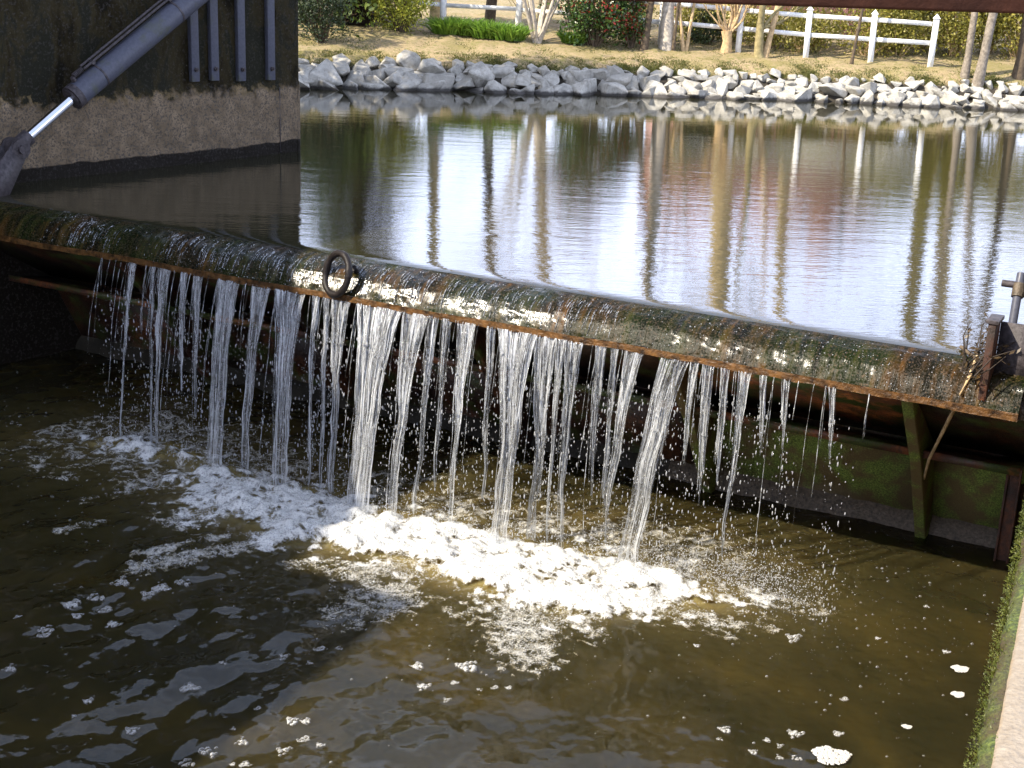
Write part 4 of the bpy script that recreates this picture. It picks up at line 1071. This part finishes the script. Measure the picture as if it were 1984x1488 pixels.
def build_plants():
    shrub(ground_hit(778, 62), 'rounded golden-green yew bush on the far bank, left of the fence posts', .72, .62, .95, M_GOLD, 1, 120, 80, .055, .10)
    shrub(ground_hit(1152, 88), 'glossy green bush with red young leaves beside the many-stemmed tree', .95, .7, 1.1, M_PHOT, 2, 120, 60, .085, .13, extra=(M_REDLEAF, .24, .5))
    shrub(ground_hit(1222, 92), 'smaller red-tipped green bush right of the large red-leaved bush', .35, .3, .75, M_PHOT, 12, 40, 46, .075, .1, extra=(M_REDLEAF, .5, .3))
    shrub(gp(-4.55, 32.1), 'dark grey-green bush at the left end of the far bank beside the pier', .6, .6, .85, M_DKGREEN, 3, 80, 70, .06, .1)
    for (u, v, r_, h, s) in ((712, 38, .30, .45, 1), (868, 66, .36, .50, 2), (905, 68, .34, .48, 4), (945, 74, .36, .50, 5), (985, 78, .38, .48, 6), (1110, 84, .26, .34, 7)):
        lab = {1: 'small lime green leafy clump left of the golden bush', 2: 'first lime green leafy clump right of the golden bush', 4: 'second lime green leafy clump right of the golden bush',
               5: 'third lime green leafy clump right of the golden bush', 6: 'lime green leafy clump just left of the many-stemmed tree', 7: 'low lime green clump at the foot of the red-leaved bush'}[s]
        strap_clump(ground_hit(u, v), lab, r_, h, M_LIME, s)
    p = ground_hit(1372, 92); shrub(p + np.array([0, .5, 0]), 'dense dark box bush behind the pollard tree', .45, .4, .42, M_DKGREEN, 4, 60, 70, .05, .07)
    p = ground_hit(1345, 82); shrub(np.array([p[0], fence_y(p[0]) + .9, p[2]]), 'pale yellow-green bush behind the fence, left of the pollard tree', .7, .5, .7, M_OLIVE, 5, 60, 50, .07, .12)
    for k, (u, w, h, lab) in enumerate(((1735, .8, 1.1, 'yellow-green hedge bush behind the last fence bay'), (1790, .8, 1.2, 'yellow-green hedge bush behind the last fence post'), (1850, .85, 1.25, 'tall olive bush right of the end of the fence'),
                                   (1910, .9, 1.2, 'tall olive bush behind the two leaning trunks'), (1975, .9, 1.3, 'tall olive bush at the right edge of the far bank'), (2050, 1, 1.5, 'olive bush beyond the right edge of the bank'))):
        d = ray(u, 100); yy = 34.6 + (k % 2) * .7; x = d[0] / d[1] * yy
        shrub(gp(x, yy), lab, w, .7, h, M_OLIVE, 20 + k, 90, 56, .085, .15, group='olive bushes behind the right end of the fence', stem=M_BARK_TAN)
    LOWB = ('low straw-coloured bush just right of the red-tipped bush', 'low straw bush behind the fence right of the olive forked trunk', 'low straw bush behind the fence between trunk and sapling', 'low straw bush behind the fence right of the sapling',
            'low straw bush under the last fence bay', 'low straw bush behind the pollard tree stump', 'low straw bush below the middle fence bay')
    for k, (u, h) in enumerate(((1215, .75), (1500, .5), (1600, .55), (1680, .6), (1745, .5), (1430, .5), (1560, .45))):
        d = ray(u, 100); x = d[0] / d[1] * 34; yy = fence_y(x) + .8 + .3 * (k % 3)
        shrub(gp(x, yy), LOWB[k], .75, .45, h, M_OLIVE, 40 + k, 46, 40, .075, .14, group='low bushes behind the fence', stem=M_BARK_TAN)
    # bare trees
    bare_tree(1040, 82, 'many-stemmed pale bare tree in front of the fence, left of the red-leaved bush', 5.2, .045, M_BARK_PALE, 101, 9, .42, 2, clear=.42, name='bare_tree', twig=M_BARK_TAN)
    bare_tree(1247, 97, 'thin dark upright tree just left of the thick pale trunk', 7.5, .085, M_BARK_DK, 102, 1, .03, 3)
    bare_tree(1291, 95, 'tall tree with the thick pale grey trunk against the fence', 12, .15, M_BARK_PALE, 103, 1, .02, 4, clear=.55)
    bare_tree(1304, 98, 'thin crooked dark stem standing right against the thick pale trunk', 5, .04, M_BARK_DK, 104, 1, .05, 3)
    bare_tree(1327, 97, 'pair of slim tan stems between the pale trunk and the pollard', 6, .04, M_BARK_TAN, 105, 2, .10, 3)
    bare_tree(1470, 110, 'olive trunk forking into three limbs, right of the pollard', 8, .12, M_BARK_OL, 107, 1, .03, 4, clear=.10, spread=.35)
    bare_tree(1482, 110, 'leaning tan limb rising beside the olive forked trunk', 7.5, .07, M_BARK_TAN, 108, 1, .02, 3, lean=(.16, .05))
    bare_tree(1649, 126, 'thin crooked sapling in front of the fence, between two posts', 3.2, .04, M_BARK_DK, 109, 1, .05, 2, clear=.6)
    bare_tree(1868, 152, 'left one of the two leaning grey trunks above the boulders', 8.5, .085, M_BARK_GREY, 110, 1, .01, 3, lean=(.06, 0))
    bare_tree(1893, 166, 'right one of the two leaning grey trunks above the boulders', 10, .105, M_BARK_GREY, 111, 1, .01, 4, lean=(.12, 0), clear=.5)
    bare_tree(1972, 150, 'brown trunk at the far right edge of the bank', 8, .12, M_BARK_DK, 112, 1, .02, 3)
    # pollard with a fan of short branches
    p = ground_hit(1406, 100); g = np.random.default_rng(106); t = thing('pollard_tree', 'stubby pollarded tree with a fan of bare branches', 'tree', loc=p)
    T = MB(); T.tube([np.array([0, 0, -.1]), np.array([.02, 0, .25]), np.array([-.02, 0, .48])], [.15, .11, .13], 10); T.build('trunk', M_BARK_TAN, t, smooth=True)
    T = MB()
    for k in range(12):
        a = g.uniform(-1.25, 1.25); d = np.array([math.sin(a), g.uniform(-.4, .4), math.cos(a) + .25]); grow(T, np.array([.02, 0, .40]), d, g.uniform(.45, .8), g.uniform(.025, .045), 2, g, .3, .3)
    T.build('branches', M_BARK_TAN, t)
    # taller trees further back: their trunks are what the pool mirrors
    for k, (u, yy, h, r_, mt, lab) in enumerate(((842, 36, 13, .13, M_BARK_FAR, 'tall slim pale tree behind the fence near the golden bush'), (948, 37, 12, .13, M_BARK_DK, 'tall slim dark tree behind the fence left of the many-stemmed tree'),
                                        (1052, 38, 14, .16, M_BARK_FAR, 'tall tan tree behind the many-stemmed tree'), (1418, 37, 15, .27, M_BARK_FAR, 'massive sunlit tan tree behind the pollard'),
                                        (1540, 38, 13, .14, M_BARK_FAR, 'tall tan tree behind the middle bays of the fence'), (1828, 37, 14, .2, M_BARK_OL, 'large olive tree behind the hedge at the right'), (1872, 38, 15, .2, M_BARK_FAR, 'large tan tree behind the leaning trunks'))):
        d = ray(u, 60); x = d[0] / d[1] * yy; gz = float(zb(x, yy)); dd = ray(u, 60)
        # stand it on the ground there
        q = np.array([x, yy, gz]); g = np.random.default_rng(200 + k); t = thing('bare_tree', lab, 'tree', loc=q)
        T, C = MB(), MB(); pts = [np.zeros(3)]; dv = np.array([.02, 0, 1.0])
        for i in range(10): dv = dv + g.standard_normal(3) * .025; dv /= np.linalg.norm(dv); pts.append(pts[-1] + dv * h * .06)
        T.tube(pts, np.linspace(r_ * 1.15, r_ * .7, 11), 10, cap=False)
        for i in range(7): grow(T, pts[4 + i if i < 6 else 10], dv * (.6 if i < 6 else 1.5) + g.standard_normal(3) * (.6 if i < 6 else .2), h * .2, r_ * (.3 if i < 6 else .6), 4 if i == 6 else 3, g, .45, .15, tw=C)
        T.build('trunk', mt, t, smooth=True); C.build('crown', M_TWIG_RED if k in (2, 4) else mt, t)
    # purple-red bare bushes behind the fence
    for k, (u, yy, h) in enumerate(((1120, 36.5, 4.2), (1650, 37, 4.0), (1690, 38, 3.6), (1450, 39, 3.6))):
        d = ray(u, 60); x = d[0] / d[1] * yy; g = np.random.default_rng(300 + k)
        t = thing('bare_shrub', ('purple-red bare bush behind the red-leaved evergreen', 'purple-red bare bush behind the crooked sapling', 'purple-red bare bush behind the second-last fence post', 'purple-red bare bush behind the olive forked trunk')[k], 'shrub', loc=gp(x, yy))
        T = MB()
        for i in range(16): grow(T, np.array([g.normal() * .15, g.normal() * .15, 0]), np.array([g.normal() * .4, g.normal() * .4, 1.2]), h * .38, .022, 3, g, .4, .2, (2, 4), 4)
        T.build('twigs', M_TWIG_RED, t)
    # evergreens at the left
    def conifer(x, y, h, r_, mat, seed, lab, n=170):
        g = np.random.default_rng(seed); t = thing('evergreen_tree', lab, 'tree', loc=gp(x, y) if y > 29 else (x, y, .9))
        T = MB(); T.tube([np.zeros(3), np.array([0, 0, h * .5]), np.array([.1, 0, h * .96])], [.2, .13, .03], 8); T.build('trunk', M_BARK_DK, t)
        z = g.random(n) ** .8 * h * .97; rad = r_ * (1 - z / h) ** .55 * np.sqrt(g.uniform(.2, 1, n)); a = g.random(n) * 2 * PI
        c = np.stack([rad * np.cos(a), rad * np.sin(a), z + .15], -1); L = MB(); leaf_cloud(L, c, 60, .24, .15, g); L.build('crown', mat, t)
    conifer(-5.7, 34.3, 10.5, 2.3, M_IVY, 401, 'tall dark evergreen behind the left end of the bank, mirrored beside the pier')
    conifer(-4.1, 35.2, 6.6, 1.25, M_BROWNIVY, 402, 'brown-leaved conifer right of the tall dark evergreen')
    conifer(-8.6, 26.8, 11, 2.5, M_DKGREEN, 403, 'dark evergreen on the bank hidden behind the pier', 300)
    conifer(-9.8, 25.0, 9.2, 2.2, M_DKGREEN, 404, 'second dark evergreen on the bank behind the pier', 300)
build_plants()

def build_far_buildings():
    # black board shed at the far left
    d = ray(650, 30); yy = 35.4; x = d[0] / d[1] * yy
    t = thing('garden_shed', 'black boarded shed behind the left end of the fence', 'shed', loc=gp(x, yy))
    for k in range(12): MB().box((-1.15 + .17 * k, -.6 - .012 * (k % 2), 0), (-1.15 + .17 * k + .162, -.57, 2.0)).build('board', M_DARKWOOD, t)
    MB().box((-1.15, -.565, 0), (.88, .9, 2.0)).build('wall', M_DARKWOOD, t)
    b = MB(); V = [(-1.3, -.75, 2.002), (1.03, -.75, 2.002), (1.03, 1.0, 2.3), (-1.3, 1.0, 2.3), (-1.3, -.75, 2.08), (1.03, -.75, 2.08), (1.03, 1.0, 2.38), (-1.3, 1.0, 2.38)]
    b.add(V, [[0, 3, 2, 1], [4, 5, 6, 7], [0, 1, 5, 4], [1, 2, 6, 5], [2, 3, 7, 6], [3, 0, 4, 7]]); b.build('roof', M_DARKWOOD, t)
    # pink brick house
    yy = 46.0; xa = (ray(1300, 60)[0] / ray(1300, 60)[1]) * yy; xb = (ray(1740, 60)[0] / ray(1740, 60)[1]) * yy
    t = thing('brick_house', 'pink brick house with a clay roof behind the fence', 'house', loc=gp((xa + xb) / 2, yy)); w = (xb - xa) / 2
    MB().box((-w, 0, -.3), (w, 7, 2.6)).build('wall', M_BRICK, t)
    b = MB(); V = [(-w - .3, -.4, 2.55), (w + .3, -.4, 2.55), (w + .3, 7.4, 2.55), (-w - .3, 7.4, 2.55), (-w - .3, 3.5, 5.0), (w + .3, 3.5, 5.0)]
    b.add(V, [[0, 1, 5, 4], [2, 3, 4, 5], [0, 3, 2, 1]]); b.add(V, [[1, 2, 5], [3, 0, 4]]); rf = b.build('roof', M_TILE, t)
    MB().box((w - 1.4, 3.1, 4.2), (w - .7, 3.8, 6.0)).build('chimney', M_BRICK, rf)
    for q in (-.55, .45):
        f = MB().box((w * q - .55, -.06, .9), (w * q + .55, -.002, 2.1)).build('window', M_WHITE, t)
        for s_ in (-1, 1): MB().box((w * q + s_ * .26 - .22, -.068, .98), (w * q + s_ * .26 + .22, -.061, 2.02)).build('pane', M_GLASS, f)
build_far_buildings()

# ------------------------------------------------------------------ falling water
ICO = None
def ico():
    global ICO
    if ICO is None:
        bm = bmesh.new(); bmesh.ops.create_icosphere(bm, subdivisions=1, radius=1.0); bm.verts.index_update()
        ICO = (np.array([v.co[:] for v in bm.verts]), np.array([[v.index for v in f.verts] for f in bm.faces])); bm.free()
    return ICO
drop_pos, drop_size = [], []
def lip_s(px): 
    # crest coordinate of a lip point seen at column px
    best = None
    for s in np.arange(-1, 11.6, .01):
        q = P(s, LIP_N, LIP_Z) - CAM; u = CX + F_PX * (q @ _rt) / (q @ _f)
        if best is None or abs(u - px) < best[0]: best = (abs(u - px), s)
    return best[1]
LIPPX = np.array([(CX + F_PX * ((P(s, LIP_N, LIP_Z) - CAM) @ _rt) / ((P(s, LIP_N, LIP_Z) - CAM) @ _f)) for s in np.arange(-1, 11.6, .05)])
def lip_s(px): return float(np.interp(px, LIPPX, np.arange(-1, 11.6, .05)))
FALL = LIP_Z - ZL; SGRID = np.arange(-2, 13, .05)
def path(s0, s1, n1, tau, nj=0.0):
    """tau 0..1 in time; horizontal speed steady, height falls with time squared"""
    tau = np.asarray(tau); e = np.clip(tau, 0, 1)
    s = s0 + (s1 - s0) * e; n = LIP_N + nj + (n1 - LIP_N) * e; z = LIP_Z + .012 - FALL * (.42 * e + .58 * e * e)
    return s, n, z
def xyz(s, n, z): return A0 + s[..., None] * DS + n[..., None] * DN + np.stack([0 * z, 0 * z, z], -1)
def set_flow(o, across, along):
    point_attr(o, 'across', across); point_attr(o, 'along', along)
def filament(B, AC, AL, O, s0, s1, n1, off0, off1, end, g, r0, sway):
    tau = np.linspace(0, end, 34); k = np.clip(tau * 1.5, 0, 1) ** .8
    s, n, z = path(s0, s1, n1, tau); s = s + off0 + (off1 - off0) * k + sway(tau) * tau + np.interp(tau, np.linspace(0, 1.1, 6), g.standard_normal(6)) * .004 * tau
    n = n + g.normal() * .012 * (tau > 0) + np.interp(tau, np.linspace(0, 1.1, 7), g.standard_normal(7)) * .008 * tau
    rad = r0 * (1 - .35 * tau) * np.clip(1 + (.15 + .75 * tau ** 2) * np.interp(tau, np.linspace(0, 1.1, 22), g.standard_normal(22)), .22, 1.9) * np.clip((end - tau) * 9 + .15, .15, 1)
    B.tube(xyz(s, n, z) - O, rad, 6, cap=False); AC.append(np.full(34 * 6, g.random() * 9)); AL.append(np.repeat(tau + g.random() * 5, 6))
def stream(px0, w0, px1, py1, w1, label, seed, fil=None, end=1.0, sheet=False, beads=.3, drops=60):
    g = np.random.default_rng(seed); w0 *= 1.12
    s0 = lip_s(px0); n1 = float(np.clip(sn_z(px1, py1, ZL)[1], .66, 1.05))
    q = A0 + SGRID[:, None] * DS + n1 * DN + np.array([0, 0, ZL]) - CAM; s1 = float(np.interp(px1, CX + F_PX * (q @ _rt) / (q @ _f), SGRID))
    mpp = np.linalg.norm(P(s0, LIP_N, LIP_Z) - CAM) / F_PX
    W0, W1 = w0 * mpp * .5, w1 * mpp * .5
    O = P(s0, LIP_N, LIP_Z)
    t = thing('water_stream', label, 'falling water', 'streams of water falling off the gate lip', loc=O)
    nf = max(2, int((fil or 4) * .55)); B = MB(); AC, AL = [], []
    kn = g.standard_normal(8) * .014
    sway = lambda tau: np.interp(tau, np.linspace(0, 1.1, 8), kn)
    for k in range(nf):
        q = (k + .5) / nf * 2 - 1 + g.normal() * .15; q = math.copysign(min(1.05, abs(q) ** .7), q)
        filament(B, AC, AL, O, s0, s1, n1, q * W0, q * W1, min(1.02, end * g.uniform(.8, 1.04)), g, g.uniform(.0022, .0068), sway)
    set_flow(B.build('filaments', M_FALL, t, smooth=True), np.concatenate(AC), np.concatenate(AL))
    NU = 16; tau = np.linspace(0, end, 60); u = np.linspace(-1, 1, NU); wid = (W0 + (W1 - W0) * np.clip(tau * 1.5, 0, 1) ** .8) * np.clip((end - tau) * 6 + (.1 if end < 1 else 1), 0, 1)
    s, n, z = path(s0, s1, n1, tau); s = s + sway(tau) * tau; cor = np.interp(u, np.linspace(-1, 1, 9), g.standard_normal(9)) * .010
    e0, e1 = (np.interp(tau, np.linspace(0, 1, 16), g.standard_normal(16)) * .010 * tau for _ in (0, 1))
    Vv = np.zeros((60, NU, 3))
    for j, uu in enumerate(u):
        a = s + uu * wid + (e0 * max(uu, 0) + e1 * max(-uu, 0)); c = n - .010 + cor[j] + .008 * np.sin(tau * 16 + j * .9)
        Vv[:, j] = xyz(a, c, z)
    o = MB().grid(Vv - O).build('sheet', M_SHEET, t, smooth=True)
    set_flow(o, np.tile(u * (W0 * .6 + W1 * .4), 60) + g.random() * 20, np.repeat(tau, NU) + g.random() * 9)
    nd = drops; tau = np.clip(g.uniform(.12, 1.0, nd) ** .75, 0, 1); s, n, z = path(s0, s1, n1, tau)
    s = s + g.standard_normal(nd) * (W0 * .6 + .03) * (.5 + tau * .7); n = n + g.standard_normal(nd) * .06 * (.4 + tau); z = z + g.standard_normal(nd) * .03
    drop_pos.append(xyz(s, n, z)); drop_size.append(.0020 + .0062 * g.random(nd) ** 2.2)
    return t
STREAMS = [
    (257, 20, 231, 835, 7, 'slim leftmost stream of falling water', 3, 1.0, 0), (297, 10, 292, 840, 5, 'thin thread of water second from the left', 2, 1.0, 0),
    (318, 30, 300, 835, 8, 'narrowing stream of falling water third from the left', 5, 1.0, 0), (357, 14, 350, 760, 5, 'broken thread of water fourth from the left, in the shade', 2, .75, 0),
    (383, 22, 375, 820, 8, 'broken double thread of water left of the first clear sheet', 3, .85, 0), (442, 46, 412, 905, 36, 'leftmost broad clear sheet of falling water, in the shade', 9, 1.0, 1),
    (506, 40, 470, 910, 18, 'tapering shaded stream between two broad sheets of water', 8, 1.0, 1), (562, 62, 540, 948, 30, 'broad shaded sheet of water just left of the iron ring', 12, 1.0, 1),
    (612, 14, 596, 905, 7, 'thin crooked thread of water left below the iron ring', 3, 1.0, 0), (633, 14, 622, 950, 6, 'thin thread of water directly below the iron ring', 2, 1.0, 0), (660, 40, 640, 955, 14, 'stream of several threads right below the iron ring', 7, 1.0, 0),
    (735, 92, 692, 1000, 48, 'widest bright white sheet of water, right of the iron ring', 19, 1.0, 1), (806, 56, 757, 1010, 20, 'bulging stream next to the right of the widest sheet', 9, 1.0, 1),
    (842, 22, 806, 1000, 9, 'crooked narrow stream right of the bulging one', 4, 1.0, 0), (866, 18, 838, 990, 7, 'thin beaded thread between two narrow streams', 3, .9, 0), (905, 40, 871, 1030, 15, 'steady narrow stream left of the centre sheet', 7, 1.0, 0),
    (952, 20, 932, 980, 8, 'thin broken thread beside the centre sheet', 3, .9, 0), (1003, 76, 968, 1065, 34, 'broad bright sheet of water at the centre of the lip', 15, 1.0, 1), (1056, 50, 1030, 1040, 20, 'sheet of water just right of the centre sheet', 9, 1.0, 1),
    (1085, 22, 1062, 1030, 8, 'narrow thread between the centre and the right-hand streams', 4, 1.0, 0), (1112, 36, 1082, 1050, 12, 'slanting stream right of the centre sheets', 7, 1.0, 0), (1165, 20, 1135, 1000, 9, 'faint broken thread in the gap right of centre', 3, .8, 0),
    (1190, 16, 1160, 985, 7, 'faint beaded thread beside the gap right of centre', 3, .8, 0), (1228, 36, 1166, 1010, 14, 'slanting spray-edged stream left of the last big sheet', 6, .95, 0), (1308, 52, 1218, 1090, 42, 'last big slanting sheet of water on the right', 12, 1.0, 1),
    (1345, 18, 1300, 1020, 10, 'dripping thread just right of the last big sheet', 3, .6, 0), (1372, 22, 1340, 1040, 10, 'dripping beaded stream second right of the last big sheet', 4, .75, 0), (1404, 18, 1372, 1030, 8, 'dripping thread third right of the last big sheet', 3, .65, 0),
    (1444, 24, 1390, 1060, 9, 'slim bright slanting stream near the right end of the curtain', 4, .9, 0), (1478, 14, 1450, 1040, 6, 'thin drip right of the slim bright slanting stream', 2, .5, 0), (1520, 14, 1495, 1060, 6, 'thin drip in front of the red rust', 2, .45, 0), (1612, 12, 1590, 1060, 6, 'rightmost thin drip, in front of the rusty plate', 2, .45, 0)]
for k, (a, w0, c, d, w1, lab, nf, en, sh) in enumerate(STREAMS):
    stream(a, w0, c, d, w1, lab, 700 + k, nf, en, bool(sh), .35, 90 + w0)
def build_drops():
    # thin threads of water between the streams
    B = MB(); AC, AL = [], []; O = P(5, LIP_N, LIP_Z); g = np.random.default_rng(900)
    for k in range(120):
        s0 = g.uniform(1.9, 8.4) if k < 100 else g.uniform(8.4, 10.2); kn = g.standard_normal(8) * .012
        filament(B, AC, AL, O, s0, s0 + g.uniform(.02, .12), g.uniform(.7, .95), 0, 0, g.uniform(.18, .62) if k % 3 else g.uniform(.5, 1.0), g, g.uniform(.0018, .0042), lambda tau: np.interp(tau, np.linspace(0, 1.1, 8), kn))
    o = B.build('water_threads', M_FALL, smooth=True, kind='stuff'); o.location = O; set_flow(o, np.concatenate(AC), np.concatenate(AL))
    tag(o, 'thin broken threads of water hanging between the larger streams', 'falling water')
    # loose drops falling all along the lip, clustered, thinning out to the right
    N = 2800; c = rng.uniform(1.9, 8.6, 150); c = np.concatenate([c, rng.uniform(8.4, 10.2, 14)])
    s0 = c[rng.integers(0, len(c), N)] + rng.standard_normal(N) * .035
    tau = rng.uniform(.12, 1, N) ** .65; s, n, z = path(s0, s0 + .1, .85, tau); n = n + rng.standard_normal(N) * .09
    drop_pos.append(xyz(s, n, z)); drop_size.append(.0018 + .0060 * rng.random(N) ** 2.4)
    p = np.concatenate(drop_pos); r_ = np.concatenate(drop_size); V, Fc = ico(); b = MB()
    sc = np.stack([r_, r_, r_ * rng.uniform(1.2, 4.0, len(r_))], -1); scatter_shapes(b, V, Fc, p, sc)
    tag(b.build('water_drops', M_DROP, smooth=True, kind='stuff'), 'shower of drops falling between the streams', 'water drops')
    # splash where the streams land
    N = 11000; t = rng.random(N); pts = np.array(px_line((200, 850), (300, 855), (430, 900), (540, 945), (690, 995), (800, 1010), (880, 1025), (970, 1060), (1080, 1060), (1215, 1095), (1330, 1110), (1450, 1130), (1560, 1170)))
    seg = np.linspace(0, 1, len(pts)); t = np.where(rng.random(N) < .4, .72 + .28 * t, t)
    s = np.interp(t, seg, pts[:, 0]) + rng.standard_normal(N) * .16; n = np.interp(t, seg, pts[:, 1]) + rng.standard_normal(N) * .22
    z = ZL + rng.exponential(.075, N) + .01
    p = A0 + s[:, None] * DS + n[:, None] * DN + np.stack([0 * z, 0 * z, z], -1); b = MB()
    scatter_shapes(b, V, Fc, p, .0018 + .0065 * rng.random(N) ** 3.5)
    tag(b.build('splash_drops', M_DROP, smooth=True, kind='stuff'), 'spray of droplets thrown up above the foam', 'water drops')
build_drops()
def build_film():
    # short straight rivulets and beads of water running down the crest plate
    g = np.random.default_rng(950); O = P(5, 0, 0); B = MB(); AC, AL = [], []
    arc = np.concatenate([[0], np.cumsum(np.hypot(*np.diff(NOSE, axis=0).T))]); arc /= arc[-1]
    for k in range(420):
        s0 = g.uniform(1.4, 8.0); a = g.uniform(.18, .75); b_ = min(a + g.uniform(.10, .38), .97); q = np.linspace(a, b_, 9)
        n, z = np.interp(q, arc, NOSE[:, 0]), np.interp(q, arc, NOSE[:, 1]); r_ = g.uniform(.002, .0065) * np.sin(np.linspace(.15, PI - .15, 9)) ** .7
        B.tube(xyz(s0 + g.normal() * .006 * np.linspace(0, 1, 9), n, z + .004) - O, r_, 6, cap=False); AC.append(np.full(54, g.random() * 9)); AL.append(np.repeat(q * 2 + g.random() * 5, 6))
    o = B.build('water_film', M_FALL, smooth=True, kind='stuff'); o.location = O; set_flow(o, np.concatenate(AC), np.concatenate(AL))
    tag(o, 'film of water running in rivulets down the wet crest of the gate', 'water film')
    N = 2600; s = g.uniform(1.0, 11.2, N); q = g.uniform(.12, 1, N); n, z = np.interp(q, arc, NOSE[:, 0]), np.interp(q, arc, NOSE[:, 1])
    V, Fc = ico(); B = MB(); scatter_shapes(B, V, Fc, xyz(s, n, z + .003), .0020 + .0050 * g.random(N) ** 3)
    tag(B.build('water_beads', M_DROP, smooth=True, kind='stuff'), 'glinting beads of water on the mossy crest of the gate', 'water drops')
build_film()
print('objects', len(bpy.data.objects), 'tris', sum(len(o.data.polygons) for o in bpy.data.objects if o.type == 'MESH'))
